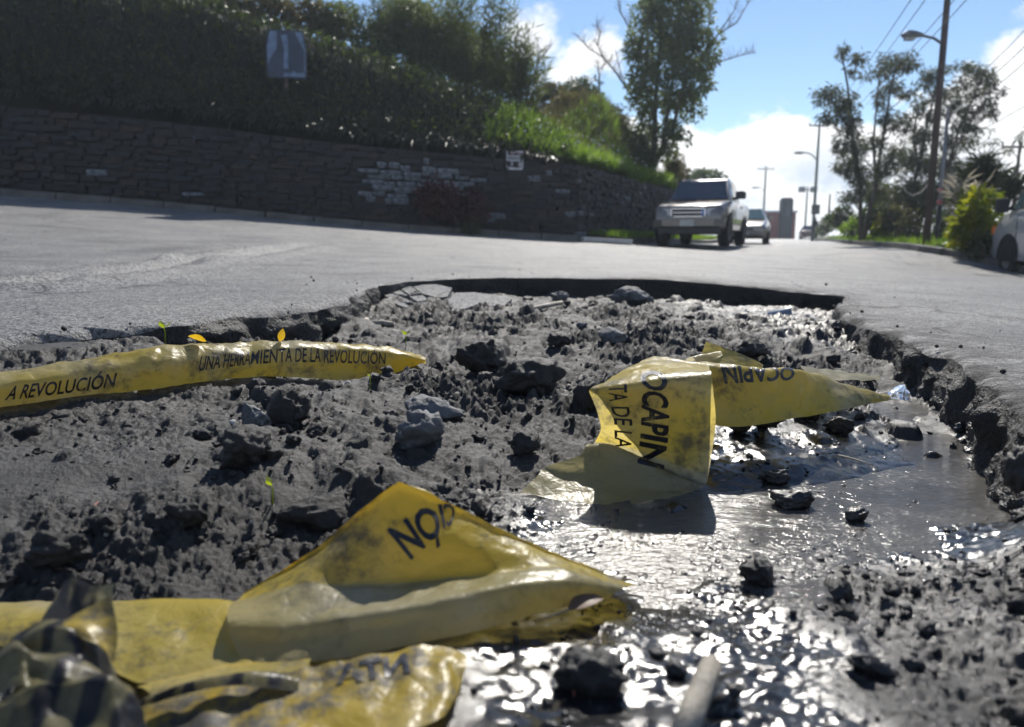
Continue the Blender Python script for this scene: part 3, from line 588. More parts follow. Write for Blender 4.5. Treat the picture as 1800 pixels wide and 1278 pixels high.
# right verge: earth behind the kerb
KR = np.array([(8.7, 2), (8.95, 9), (9.0, 13), (9.0, 14.5), (9.02, 17), (10.2, 21), (12.9, 30), (17.8, 44), (23.5, 60), (33, 88), (40, 108)])
def kerb_x(y): return np.interp(y, KR[:, 1], KR[:, 0])
vy = np.concatenate([np.linspace(2, 30, 60), np.linspace(31, 108, 40)]); vw = np.array([0, .3, .8, 1.6, 3, 6, 12, 25]); VX = kerb_x(vy)[:, None] + .14 + vw[None]; VY = np.repeat(vy[:, None], 8, 1)
VZ = ZR(kerb_x(vy), vy)[:, None] + .12 + .06*np.minimum(vw, 3)[None] + .03*fbm(VX, VY, 1, 2)
fi, fj = np.meshgrid(np.arange(len(vy) - 1), np.arange(7), indexing='ij'); fi, fj = fi.ravel(), fj.ravel()
kind(put('verge_ground', mesh_np('verge', np.stack([VX, VY, VZ], -1).reshape(-1, 3), np.stack([fi*8 + fj, fi*8 + fj + 1, (fi+1)*8 + fj + 1, (fi+1)*8 + fj], -1), True), M['ground']), 'structure')
# left verge at the foot of the receding face
ls = np.linspace(.8, fl_ + 12, 30); lw = np.array([0, .25, .5, .8, 1.1]); px_, py_ = CX + fdx*ls, CY + fdy*ls
LX, LY = px_[:, None] + .92*lw[None], py_[:, None] - .38*lw[None]; LZ = ZR(LX, LY) + .13 + .05*(1.1 - lw)[None]
fi, fj = np.meshgrid(np.arange(29), np.arange(4), indexing='ij'); fi, fj = fi.ravel(), fj.ravel()
kind(put('verge_ground', mesh_np('verge', np.stack([LX, LY, LZ], -1).reshape(-1, 3), np.stack([fi*5 + fj, (fi+1)*5 + fj, (fi+1)*5 + fj + 1, fi*5 + fj + 1], -1), True), M['ground']), 'structure')
def kerb_line(label, pts, wid=.14, hgt=.14, step=1.0):
    P = [Vector((x, y, 0)) for x, y in pts]; root = empty('kerb', (P[0].x, P[0].y, float(ZR(P[0].x, P[0].y)))); tag(root, label, 'kerb'); iv = Matrix.Translation(root.location).inverted()
    cums = [0]
    for a, b in zip(P, P[1:]): cums.append(cums[-1] + (b - a).length)
    s, shared = 0.0, {}
    while s < cums[-1] - .2:
        e = min(s + step, cums[-1]); m = (s + e)/2; x = np.interp(m, cums, [p.x for p in P]); y = np.interp(m, cums, [p.y for p in P]); x0, y0, x1, y1 = (np.interp(v, cums, [getattr(p, c) for p in P]) for v in (s, e) for c in 'xy')
        if 'b' not in shared:
            bm = bmesh.new(); bm_box(bm, (0, 0, 0), (step - .02, wid, hgt + .1), None, .02); me = bpy.data.meshes.new('kerb_block'); bm.to_mesh(me); bm.free(); me.materials.append(M['kerb']); shared['b'] = me
        o = put('kerb_block', shared['b']); z0, z1 = float(ZR(x0, y0)), float(ZR(x1, y1)); sl = math.atan2(z1 - z0, e - s)
        o.matrix_world = Matrix.Translation((x, y, (z0 + z1)/2 + hgt/2 - .05 + random.uniform(-.01, .01))) @ Matrix.Rotation(math.atan2(y1 - y0, x1 - x0) + random.uniform(-.02, .02), 4, 'Z') @ Matrix.Rotation(-sl, 4, 'Y') @ Matrix.Diagonal(((e - s)/step, 1, 1, 1)); o.parent = root; o.matrix_parent_inverse = iv
        s = e
kerb_line('concrete kerb along the grass verge on the right of the road', [(x + .07, y) for x, y in KR if 8 < y < 62], step=1.2)
kerb_line('low dark kerb running along the foot of the stone wall', [(x, wy(x) - .55) for x in np.linspace(-16, 1.6, 20)], hgt=.12)
kerb_line('pale kerb bordering the grass strip behind the pickup', [(CX + fdx*s + .92*1.15, CY + fdy*s - .38*1.15) for s in np.linspace(.6, fl_ + 12, 8)], hgt=.12)
o = box_obj('concrete_slab', (0, 0, 0), (1.15, .7, .10), M['slab'], bevel=.015); o.location = (2.15, 18.05, float(ZR(2.15, 18.05)) + .06); o.rotation_euler = (.0, .06, .1); tag(o, 'flat pale concrete slab at the corner of the stone wall', 'slab')
# faded lane line far along the road
for k in range(5):
    y0 = 26 + k*9; x0 = 10.2 + (y0 - 26)*.335; p = [(x0 + a, y0 + b) for a, b in ((-.06, 0), (.06, 0), (.06 + 3*.335, 3), (-.06 + 3*.335, 3))]
    me = mesh_np('lane_line', [(x, y, float(ZR(x, y)) + .012) for x, y in p], [(0, 1, 2, 3)]); kind(put('lane_line', me, M['line']), 'structure')

# ------------------------------------------------------------------ foliage
def leaf_mesh(name, P, D, ln, wd, up=None, bend=.0):
    """diamond leaves: base point, direction, length, width (all arrays)"""
    n = len(P); D = D/np.maximum(1e-9, np.linalg.norm(D, axis=1))[:, None]; rnd = rng.normal(size=(n, 3)); S = np.cross(D, rnd); S /= np.maximum(1e-9, np.linalg.norm(S, axis=1))[:, None]
    Nn = np.cross(S, D); mid = P + D*(ln*.45)[:, None]
    V = np.stack([P, mid + S*(wd*.5)[:, None] + Nn*(bend*ln)[:, None], P + D*ln[:, None] - np.array([0, 0, 1])*(bend*ln)[:, None], mid - S*(wd*.5)[:, None] + Nn*(bend*ln)[:, None]], 1).reshape(-1, 3)
    i = np.arange(n)*4; return mesh_np(name, V, np.stack([i, i+1, i+2, i+3], 1))
def blades(name, P, hgt, wid, lean, mat, label, droop=.35):
    """tapering two-segment grass blades"""
    n = len(P); a = rng.uniform(0, 6.283, n); l = np.abs(rng.normal(0, lean, n)); d1 = np.stack([np.cos(a)*l, np.sin(a)*l, np.ones(n)], 1); d1 /= np.linalg.norm(d1, axis=1)[:, None]
    d2 = d1 + np.stack([np.cos(a), np.sin(a), -np.ones(n)*.6], 1)*(droop*rng.random(n))[:, None]*2; d2 /= np.linalg.norm(d2, axis=1)[:, None]
    b = rng.uniform(0, 6.283, n); S = np.stack([np.cos(b), np.sin(b), np.zeros(n)], 1)*(wid*.5)[:, None]
    m = P + d1*(hgt*.55)[:, None]; tip = m + d2*(hgt*.45)[:, None]
    V = np.stack([P - S, P + S, m + S*.7, m - S*.7, tip], 1).reshape(-1, 3); i = np.arange(n)*5
    F_ = np.concatenate([np.stack([i, i+1, i+2], 1), np.stack([i, i+2, i+3], 1), np.stack([i+3, i+2, i+4], 1)])
    return kind(put(name, mesh_np(name, V, F_), mat), 'stuff', label)
def in_ball(n, rx_, ry_, rz_, hollow=.35):
    d = rng.normal(size=(n, 3)); d /= np.linalg.norm(d, axis=1)[:, None]; r = (hollow + (1 - hollow)*rng.random(n))**.6; return d*r[:, None]*np.array([rx_, ry_, rz_]), d
def crown(name, clumps, n_per, ln, wd, mat, parent, droop=.3, inv_=None):
    P, D = [], []
    for (c, r3) in clumps:
        vol = r3[0]*r3[2]; n = max(40, int(n_per*vol*4)); k = max(5, int(6 + vol*14)); sub, _ = in_ball(k, *[q*.95 for q in r3], hollow=.2); pick = rng.integers(0, k, n)
        off, d = in_ball(n, *[q*.5 for q in r3]); p = np.array(c) + sub[pick] + off; P.append(p); dd = d + np.array([0, 0, -droop]) + rng.normal(0, .5, (n, 3)); D.append(dd)
    P, D = np.concatenate(P), np.concatenate(D); n = len(P); s = rng.uniform(.6, 1.3, n)
    o = put(name, leaf_mesh(name, P, D, ln*s, wd*s, bend=.06), mat); o.parent = parent
    if inv_ is not None: o.matrix_parent_inverse = inv_
    return o
def plant(name, px, py, d, label, cat='tree', group=None):
    p = at(px, py, d); o = empty(name, p); tag(o, label, cat, group); return o, Matrix.Translation(p).inverted()
def clp(l, d, dz=1.0):                             # (px, py, half width px, half height px) at distance d
    out = []
    for (px, py, a, b) in l:
        dd = d + random.uniform(-.05, .05)*d*.5; out.append((tuple(at(px, py, dd)), (a/FPX*dd, a/FPX*dd*dz, b/FPX*dd)))
    return out
def limbs(root, iv, lines, d, mat, name='limb', n=6):
    for (pts, r0, r1) in lines:
        P = [at(x, y, d + dd) for (x, y, *q) in pts for dd in [q[0] if q else 0]]; m = len(P); o = tube_obj(name, P, [r0 + (r1 - r0)*i/(m - 1) for i in range(m)], mat, None, n); o.parent = root; o.matrix_parent_inverse = iv
        name = 'branch'
def clump_branches(root, iv, trunk_px, clumps, d, mat, rad):
    bm = bmesh.new()
    for (px, py, a, b) in clumps:
        best = min(trunk_px, key=lambda q: abs(q[1] - (py + b*1.2 + 12)) + .6*abs(q[0] - px)); p0, p1 = at(best[0], best[1], d), at(px, py, d); mid = p0.lerp(p1, .55) + Vector((random.uniform(-.15, .15), random.uniform(-.2, .2), -.12*(p1 - p0).length))
        bm_tube(bm, [p0, mid, p1], [rad, rad*.7, rad*.35], 5, False)
        for k in range(3):
            e = p1 + Vector((random.uniform(-1, 1)*a/FPX*d, random.uniform(-1, 1)*a/FPX*d, random.uniform(-.2, 1)*b/FPX*d))*.8; bm_tube(bm, [mid.lerp(p1, random.uniform(.3, .9)), e], [rad*.4, rad*.15], 4, False)
    o = bm_obj('branches', bm, mat, None, True); o['kind'] = 'stuff'; o.parent = root; o.matrix_parent_inverse = iv
def dense(pts, n=40):
    out = []
    for a, b in zip(pts, pts[1:]): out += [(a[0] + (b[0]-a[0])*k/n, a[1] + (b[1]-a[1])*k/n) for k in range(n)]
    return out + [pts[-1]]
def tree(name, label, trunks, clumps, d, leafm, n_per, ln, wd, bark, r0=.13, group=None, droop=.35):
    root, iv = plant(name, *trunks[0][0], d, label, 'tree', group)
    for i, tpx in enumerate(trunks): limbs(root, iv, [(tpx, r0*(1 if i == 0 else .75), r0*.25)], d, M[bark], 'trunk' if i == 0 else 'limb')
    clump_branches(root, iv, [q for t in trunks for q in dense(t)], clumps, d, M[bark], r0*.3)
    crown('crown', clp(clumps, d, .9), n_per, ln, wd, M[leafm], root, droop, iv); return root

# grass and weeds clothing the bank
n = 42000; t = .3 + rng.random(n)**1.3*9; x = rng.uniform(-17, 1, n); x = np.minimum(x, xr(t) - .25); P = np.stack([x, wy(x) + t, bank_z(x, t) - .03], 1)
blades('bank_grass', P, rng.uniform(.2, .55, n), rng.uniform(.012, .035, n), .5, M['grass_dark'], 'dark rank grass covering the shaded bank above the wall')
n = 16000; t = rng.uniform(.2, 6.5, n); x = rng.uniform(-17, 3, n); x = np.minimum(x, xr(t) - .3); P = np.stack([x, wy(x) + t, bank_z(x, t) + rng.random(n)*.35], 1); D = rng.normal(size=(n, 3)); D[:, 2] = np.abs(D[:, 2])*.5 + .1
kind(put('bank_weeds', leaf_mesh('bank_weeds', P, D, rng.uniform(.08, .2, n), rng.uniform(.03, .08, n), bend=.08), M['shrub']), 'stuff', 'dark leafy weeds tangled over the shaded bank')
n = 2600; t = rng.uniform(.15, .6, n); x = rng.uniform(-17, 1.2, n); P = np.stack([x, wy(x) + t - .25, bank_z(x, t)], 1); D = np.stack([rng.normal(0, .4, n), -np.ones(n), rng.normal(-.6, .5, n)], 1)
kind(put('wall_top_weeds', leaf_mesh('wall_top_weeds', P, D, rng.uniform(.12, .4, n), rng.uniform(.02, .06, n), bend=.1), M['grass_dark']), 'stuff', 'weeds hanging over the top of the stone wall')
# olive and sunlit growth on the spur at the right end of the bank
n = 15000; t = rng.uniform(3.5, 13, n); q = rng.uniform(.1, 5.5, n); x = xr(t) - q; P = np.stack([x, wy(x) + t, bank_z(x, t) - .03], 1)
blades('spur_grass', P, rng.uniform(.25, .7, n), rng.uniform(.012, .035, n), .5, M['shrub_olive'], 'olive brown grass on the spur behind the wall corner')
n = 13000; t = rng.uniform(.3, 11, n); q = rng.random(n)**1.2*2.5; x = xr(t) - q + .12; P = np.stack([x, wy(x) + t, bank_z(x, t) - .03], 1)
blades('sunlit_grass', P, rng.uniform(.25, .62, n), rng.uniform(.015, .04, n), .6, M['grass'], 'bright green sunlit grass along the top of the receding wall', .6)
n = 1500; t = rng.uniform(.3, 10, n); x = xr(t) - .02; P = np.stack([x + .15, wy(x) + t, bank_z(x, t)], 1)
blades('overhanging_grass', P, rng.uniform(.3, .6, n), rng.uniform(.015, .035, n), 1.4, M['grass'], 'green grass spilling over the edge of the receding wall', 1.2)
n = 170; t = rng.uniform(.5, 10, n); q = rng.random(n)*1.9; x = xr(t) - q; P = np.stack([x, wy(x) + t, bank_z(x, t) + rng.uniform(.35, .6, n)], 1); D = rng.normal(0, .3, (n, 3)); D[:, 2] = 1
kind(put('white_flower_heads', leaf_mesh('white_flower_heads', P, D, rng.uniform(.05, .10, n), rng.uniform(.03, .05, n)), M['flower']), 'stuff', 'small white flower heads dotted through the sunlit grass')
# verge grass
n = 9000; s = rng.uniform(.8, fl_ + 8, n); q = rng.uniform(.02, 1.05, n); x, y = CX + fdx*s + .92*q, CY + fdy*s - .38*q; P = np.stack([x, y, ZR(x, y) + .15], 1)
blades('strip_grass', P, rng.uniform(.06, .22, n), rng.uniform(.01, .025, n), .5, M['grass'], 'yellow green grass strip at the foot of the receding wall')
n = 20000; y = 9 + 40*rng.random(n)**1.8; q = .2 + rng.random(n)**1.3*5; x = kerb_x(y) + q; P = np.stack([x, y, ZR(kerb_x(y), y) + .12 + .06*np.minimum(q, 3)], 1)
blades('roadside_grass', P, rng.uniform(.06, .25, n), rng.uniform(.01, .028, n), .5, M['grass'], 'short green grass on the verge beside the right kerb')
n = 3500; x = rng.uniform(-12, 1.2, n); y = wy(x) - rng.uniform(.05, .5, n); P = np.stack([x, y, ZR(x, y) + .02], 1)
blades('wall_foot_grass', P, rng.uniform(.05, .22, n), rng.uniform(.01, .025, n), .5, M['grass_dark'], 'thin dark grass at the foot of the stone wall')

# shrubs and canes crowning the bank
def shrub(label, px, py, a, b, d, mat, n_per=900, ln=.16, wd=.06, group=None, name='shrub', base=None):
    root, iv = plant(name, px, py + b*(base or .95), d, label, 'shrub', group); c0 = at(px, py + b*.95, d)
    bm = bmesh.new()
    for k in range(6): e = at(px + random.uniform(-.6, .6)*a, py - random.uniform(-.3, .6)*b, d + random.uniform(-.3, .3)); bm_tube(bm, [c0, c0.lerp(e, .5) + Vector((random.uniform(-.1, .1), 0, .05)), e], [.03, .02, .008], 5, False)
    o = bm_obj('stems', bm, M['bark'], None, True); o.parent = root; o.matrix_parent_inverse = iv
    crown('foliage', clp([(px, py, a*.85, b*.85), (px - a*.45, py + b*.2, a*.5, b*.6), (px + a*.45, py + b*.25, a*.5, b*.55), (px, py - b*.35, a*.5, b*.5)], d, .8), n_per, ln, wd, M[mat], root, .1, iv); return root
def canes(label, px, py, d, hpx, nc_, spread_, mat='cane', group=None):
    root, iv = plant('cane_clump', px, py, d, label, 'plant', group); c0 = at(px, py, d); h = hpx/FPX*d; bm = bmesh.new(); P, D = [], []
    for k in range(nc_):
        a = random.uniform(-1, 1)*spread_; b = random.uniform(-.5, .5)*spread_; hh = h*random.uniform(.55, 1.05); b0 = c0 + Vector((a*.5, b*.5, -.15)); m_ = b0 + Vector((a*.35, b*.3, hh*.6)); e = b0 + Vector((a*1.0 + random.uniform(-.1, .1), b*.8, hh)); bm_tube(bm, [b0, m_, e], [.014, .011, .005], 4, False)
        for q in range(64):
            u = random.uniform(.15, 1.0); p = (b0.lerp(m_, u/.6) if u < .6 else m_.lerp(e, (u - .6)/.4)); P.append(p[:]); th = random.uniform(0, 6.28); D.append((math.cos(th)*.7, math.sin(th)*.7, random.uniform(.1, 1.1)))
    o = bm_obj('canes', bm, M[mat], None, True); o.parent = root; o.matrix_parent_inverse = iv; P, D = np.array(P), np.array(D); n = len(P)
    o = put('leaves', leaf_mesh('leaves', P, D, rng.uniform(.25, .6, n), rng.uniform(.022, .05, n), bend=.1), M[mat]); o.parent = root; o.matrix_parent_inverse = iv
CG, SG = 'canes on top of the bank', 'shrubs along the top of the bank'
for (px, py, h, d, sp_, lab) in ((900, 190, 165, 23.6, .55, 'rightmost tall cane clump leaning right at the end of bank'), (868, 170, 200, 23.8, .5, 'tall cane clump beside the rightmost one on the bank'), (835, 165, 210, 24.0, .5, 'tall cane clump reaching the top of frame over the sign'), (800, 160, 185, 24.2, .5, 'cane clump behind the sign, left of the tallest canes'),
        (760, 150, 190, 24.4, .5, 'cane clump with a single tall stem above the pale wall patch'), (720, 130, 150, 24.6, .5, 'cane clump left of centre on the bank top'), (680, 110, 140, 24.8, .5, 'leftmost cane clump on the bank, right of the board'), (925, 205, 110, 23.4, .45, 'short thin canes at the very end of the bank')):
    canes(lab, px, py, d, h, 13, sp_, group=CG)
for (px, py, a, b, d, m_, lab) in ((860, 215, 55, 45, 22.6, 'shrub', 'dark bushy shrub on bank just above the sign'), (795, 195, 60, 50, 22.8, 'shrub', 'dark shrub on bank left of the one over the sign'), (725, 160, 60, 55, 23.4, 'shrub', 'dark shrub mass above the pale patch of the wall'), (650, 110, 55, 60, 23.6, 'shrub', 'dark shrub right of the board on the bank'),
        (690, 60, 50, 38, 25.0, 'cane', 'rounded lighter bush on the skyline above the dark shrubs'), (600, 45, 50, 40, 24.0, 'cane', 'pale olive bush on the skyline right of the board'), (545, 30, 45, 36, 23.8, 'shrub_olive', 'olive bush on the skyline directly above the board'), (470, 15, 60, 36, 23.5, 'shrub_olive', 'dry olive bush on the skyline left above the board'),
        (380, 5, 70, 42, 23.2, 'shrub_olive', 'broad olive bush on the skyline left of the board'), (280, 5, 70, 50, 22.8, 'shrub_olive', 'olive bush at the top edge, second from the left'), (170, 5, 80, 50, 22.4, 'shrub_olive', 'olive bush at the top edge near the left corner'), (50, 10, 80, 60, 22.0, 'shrub', 'dark bush in the top left corner'), (890, 240, 40, 40, 21.6, 'shrub', 'dark low shrub right above the white sign'), (760, 70, 60, 60, 25.4, 'cane', 'leafy bush behind the single tall cane stem'), (825, 100, 55, 60, 25.2, 'cane', 'leafy bush behind the tall canes over the sign'), (880, 135, 40, 50, 25.0, 'cane', 'rightmost leafy bush behind the canes'), (710, 25, 45, 36, 26.0, 'cane', 'pale leafy bush touching the top edge left of canes')):
    shrub(lab, px, py, a, b, d, m_, 620, .17, .055, SG)
for (px, py, a, b, d, m_, lab) in ((1020, 160, 42, 22, 30.0, 'shrub', 'rounded green bush on the skyline of the spur'), (968, 172, 34, 30, 28.5, 'shrub_olive', 'olive bush at the left of the spur skyline'), (1000, 205, 50, 40, 27.0, 'shrub_olive', 'broad brownish bush in the middle of the spur'), (1065, 215, 44, 36, 28.5, 'shrub_olive', 'brownish bush on the spur below the bare branch'),
        (1100, 250, 34, 34, 28.5, 'shrub', 'dark shrub at the left foot of the tall leafy tree'), (1130, 275, 26, 34, 28.0, 'shrub', 'dark shrub tight against the tall tree trunk'), (1185, 300, 22, 36, 31.0, 'shrub_olive', 'pale feathery bush right of the tall tree trunk'), (1075, 255, 30, 26, 27.0, 'shrub_olive', 'small olive shrub above the sunlit grass')):
    shrub(lab, px, py, a, b, d, m_, 800, .15, .05)
for (px, py, a, b, lab) in ((770, 350, 36, 34, 'maroon leaved shrub before the pale patch of wall'), (835, 362, 24, 28, 'smaller maroon shrub right of the first against the wall'), (805, 375, 20, 20, 'low maroon shrub between two taller ones at wall foot')):
    shrub(lab, px, py, a, b, 17.2, 'maroon', 700, .2, .05, 'maroon shrubs at the wall')
shrub('small yellow green weed at the foot of the wall', 828, 400, 14, 12, 17.0, 'shrub_olive', 1500, .1, .05, name='weed')

# tall leafy tree at the end of the wall
tree('leafy_tree', 'tall leafy tree with several stems rising behind the pickup', [[(1145, 325), (1150, 280), (1152, 180), (1162, 60), (1166, -30)], [(1147, 300), (1165, 255), (1180, 160), (1195, 60), (1198, -20)], [(1150, 285), (1180, 235), (1200, 160), (1222, 70)]],
    [(1170, -15, 55, 30), (1140, 25, 28, 30), (1195, 10, 50, 40), (1225, 40, 34, 40), (1165, 60, 50, 40), (1235, 90, 28, 34), (1200, 90, 44, 40), (1135, 90, 28, 44), (1130, 150, 26, 40), (1165, 140, 40, 36), (1215, 140, 36, 34), (1235, 130, 20, 22), (1195, 185, 36, 26), (1140, 200, 28, 36), (1215, 190, 24, 20), (1180, 230, 30, 22), (1130, 245, 22, 30), (1165, 265, 24, 18), (1200, 238, 16, 14)],
    28.5, 'tree', 400, .18, .08, 'bark', .13, droop=.4)
def bare(label, lines, d, r0):
    root, iv = plant('bare_tree', *lines[0][0], d, label, 'tree'); limbs(root, iv, [(l, r0*(1 if i == 0 else .55), r0*.2) for i, l in enumerate(lines)], d, M['bark_pale'], 'trunk', 5)
    bm = bmesh.new()
    for l in lines:
        for (x, y) in dense(l, 10)[len(l)*2:]:
            for k in range(2):
                p = at(x, y, d); e = at(x + random.uniform(-16, 16), y - random.uniform(2, 24), d + random.uniform(-.4, .4)); bm_tube(bm, [p, p.lerp(e, .5) + Vector((random.uniform(-.05, .05), 0, random.uniform(-.05, .05))), e], [r0*.16, r0*.12, r0*.05], 3, False)
    o = bm_obj('twigs', bm, M['bark_pale'], None); o['kind'] = 'stuff'; o.parent = root; o.matrix_parent_inverse = iv
bare('thin bare tree in front of the cloud, left one', [[(944, 175), (944, 120), (946, 70)], [(944, 130), (930, 100), (922, 80)], [(944, 115), (960, 92), (968, 80)]], 28, .05)
bare('leafless branching tree between cloud and leafy tree', [[(1108, 165), (1085, 130), (1060, 100), (1045, 70)], [(1062, 102), (1035, 85), (1015, 62)], [(1050, 80), (1055, 60), (1048, 42)], [(1108, 165), (1092, 130), (1082, 90)]], 30, .05)
bare('bare stem on the spur under the cloud', [[(1053, 175), (1053, 130), (1050, 110)], [(1053, 140), (1060, 115), (1075, 105)]], 30, .04)
bare('bare branches sticking out right of the leafy tree', [[(1215, 130), (1262, 60), (1295, 40), (1318, 0)], [(1262, 60), (1290, 20), (1300, -15)], [(1230, 125), (1268, 108), (1300, 98), (1328, 92)], [(1240, 70), (1250, 20), (1255, -15)]], 30, .05)
bare('bare branches left of the leafy tree crown', [[(1140, 90), (1112, 60), (1090, 20), (1085, -10)], [(1118, 68), (1108, 40), (1112, 10)]], 30, .045)

# trees on the right of the road
EG = 'eucalyptus trees on the right verge'
tree('eucalyptus_tree', 'slender eucalyptus with a lone high tuft, leftmost of the group', [[(1513, 422), (1512, 330), (1495, 215), (1490, 150), (1478, 88)], [(1500, 240), (1470, 190), (1452, 165)]],
    [(1478, 88, 13, 11), (1505, 102, 15, 12), (1498, 125, 10, 10), (1452, 160, 26, 10), (1470, 180, 32, 16), (1492, 178, 20, 14), (1462, 205, 20, 16), (1490, 215, 22, 22), (1480, 250, 22, 20), (1503, 260, 20, 20), (1495, 290, 26, 18), (1515, 310, 22, 22), (1478, 300, 14, 14), (1500, 340, 24, 18)], 25, 'euc', 820, .17, .036, 'bark', .075, EG, .8)
tree('eucalyptus_tree', 'eucalyptus with a flat dense top under the street lamp', [[(1518, 420), (1538, 330), (1552, 240), (1565, 160), (1575, 115)], [(1540, 330), (1535, 250), (1545, 140)]],
    [(1575, 105, 32, 12), (1602, 116, 22, 11), (1538, 128, 26, 9), (1560, 120, 20, 10), (1568, 150, 22, 14), (1592, 165, 13, 14), (1548, 170, 14, 14), (1555, 205, 16, 16), (1578, 220, 20, 16), (1590, 205, 10, 12), (1540, 250, 18, 18), (1565, 265, 24, 20), (1550, 300, 22, 18), (1535, 330, 22, 20)], 26, 'euc', 820, .17, .036, 'bark', .075, EG, .8)
tree('eucalyptus_tree', 'eucalyptus directly behind the tall brown lamp post', [[(1598, 425), (1608, 320), (1632, 210), (1650, 140)], [(1615, 300), (1605, 240), (1615, 180)]],
    [(1650, 125, 20, 12), (1630, 145, 22, 14), (1655, 160, 20, 14), (1620, 185, 16, 18), (1645, 195, 20, 16), (1610, 230, 18, 18), (1638, 240, 24, 20), (1615, 275, 26, 20), (1590, 290, 20, 18), (1640, 290, 24, 24), (1605, 325, 34, 24), (1640, 345, 34, 26), (1580, 350, 30, 24)], 27, 'euc', 820, .17, .036, 'bark', .075, EG, .8)
tree('eucalyptus_tree', 'wide eucalyptus leaning right, rightmost of the group', [[(1640, 425), (1655, 330), (1685, 230), (1722, 150)], [(1668, 290), (1705, 215), (1740, 165)], [(1660, 310), (1665, 220), (1690, 150)]],
    [(1700, 118, 22, 12), (1722, 130, 22, 14), (1742, 150, 14, 14), (1690, 145, 20, 14), (1712, 158, 22, 12), (1735, 175, 16, 12), (1685, 180, 22, 14), (1740, 198, 10, 12), (1712, 195, 24, 14), (1690, 215, 22, 14), (1722, 225, 18, 10), (1672, 245, 20, 16), (1700, 250, 20, 12), (1665, 285, 24, 20), (1690, 300, 22, 20), (1660, 330, 26, 24), (1765, 160, 6, 8)], 26, 'euc', 820, .17, .036, 'bark', .075, EG, .8)
tree('eucalyptus_tree', 'sparse small tree between lamp post and white van', [[(1768, 430), (1758, 350), (1745, 270)], [(1760, 360), (1785, 300), (1798, 250)]], [(1745, 250, 14, 7), (1770, 262, 14, 6), (1795, 235, 12, 10), (1740, 285, 14, 8), (1758, 305, 14, 10), (1735, 315, 16, 10), (1720, 290, 12, 10)], 28, 'euc', 420, .17, .035, 'bark', .07, EG, .8)
for (px, py, a, b, d, m_, ln, lab) in ((1478, 385, 26, 24, 32, 'shrub', .14, 'round green shrub nearest the far end of right verge'), (1500, 400, 22, 18, 29, 'grass', .14, 'bright green shrub with broad leaves below the slender eucalyptus'), (1535, 385, 32, 32, 27, 'shrub', .15, 'dark green shrub under the flat topped eucalyptus'), (1580, 385, 32, 30, 25, 'shrub_olive', .14, 'olive shrub left of the tall brown lamp post'),
        (1605, 400, 30, 20, 22, 'shrub_olive', .12, 'pale low shrub at the foot of the brown lamp post'), (1560, 395, 24, 24, 26, 'croton', .14, 'yellowish shrub between two dark shrubs on right verge'), (1668, 395, 34, 28, 20, 'shrub', .14, 'dark shrub right of the brown lamp post'), (1455, 392, 16, 16, 45, 'shrub', .14, 'small far shrub near the end of right verge'),
        (1612, 360, 44, 40, 28, 'shrub', .15, 'large dark thicket behind the brown lamp post'), (1550, 345, 36, 34, 29, 'shrub', .15, 'dark thicket under the eucalyptus trees'), (1445, 405, 12, 12, 55, 'shrub', .14, 'tiny shrub at the far end of the verge'), (1690, 350, 34, 36, 24, 'shrub', .15, 'dark thicket left above the yellow green croton')):
    shrub(lab, px, py, a, b, d, m_, 520, ln*1.2, .06)
shrub('yellow green croton bush left of the white van', 1718, 385, 38, 62, 15.5, 'croton', 900, .2, .07, name='croton_bush', base=1.1)
shrub('low yellow leaved plant at the left of croton bush', 1682, 405, 16, 26, 15.6, 'croton', 1300, .13, .05, name='croton_bush')
shrub('dark leafy shrub under the croton beside the van', 1728, 430, 26, 24, 14.8, 'shrub', 1300, .13, .05)
for (px, py, h, d, m_, nn, lab) in ((1698, 405, 95, 16.2, 'plume', 5, 'pale feathery plume grass behind the croton bush'), (1722, 340, 70, 17.0, 'grass_dark', 12, 'dark spiky palm tuft rising above the croton bush'), (1775, 350, 50, 19, 'grass_dark', 8, 'small dark spiky tuft left of the van mirror')): canes(lab, px, py, d, h, nn, .22, m_)
shrub('low hedge of trees on the skyline above the pickup', 1235, 312, 40, 12, 60, 'shrub', 200, .4, .15, name='distant_tree')

# ------------------------------------------------------------------ air volume added to imitate the veiling glare of the lens
hz = box_obj('glare_veil', (0, 120, 4.0), (640, 380, 12.6), None); m_ = bpy.data.materials.new('glare_veil_air'); m_.use_nodes = True; t_ = m_.node_tree; t_.nodes.clear()
pv = N(t_, 'ShaderNodeVolumePrincipled'); pv.inputs['Density'].default_value = .0010; pv.inputs['Color'].default_value = (.78, .88, 1.0, 1); pv.inputs['Anisotropy'].default_value = .35; mo = N(t_, 'ShaderNodeOutputMaterial'); link(t_, pv.outputs[0], mo.inputs['Volume'])
hz.data.materials.append(m_); kind(hz, 'stuff', 'thin air volume added to imitate veiling lens glare')

# ------------------------------------------------------------------ signs
sg = empty('warning_sign', at(905, 282, 18.15)); sg.rotation_euler = (0, 0, .2); tag(sg, 'small white sign with red and dark lettering on the stone wall', 'sign')
W_, H_ = .40, .42
box_obj('panel', (0, 0, 0), (W_, .015, H_), M['sign'], sg, bevel=.004)
for k, (z, h, m_, n_) in enumerate(((.14, .055, 'sign_red', 6), (.045, .06, 'sign_ink', 5), (-.045, .04, 'sign_ink', 7), (-.125, .045, 'sign_ink', 6))):
    bm = bmesh.new(); x = -W_*.42
    for q in range(n_*2):
        wd = random.uniform(.012, .028)
        if x + wd > W_*.42: break
        bm_box(bm, (x + wd/2, -.0095, z + random.uniform(-.004, .004)), (wd, .002, h*random.uniform(.6, 1))); x += wd + random.uniform(.005, .014)
    bm_obj('lettering', bm, M[m_], sg)
dB = 17.6
while dB < 24:
    q_ = at(503, 125, dB)
    if bank_z(q_.x, q_.y - wy(q_.x)) > q_.z: break
    dB += .05
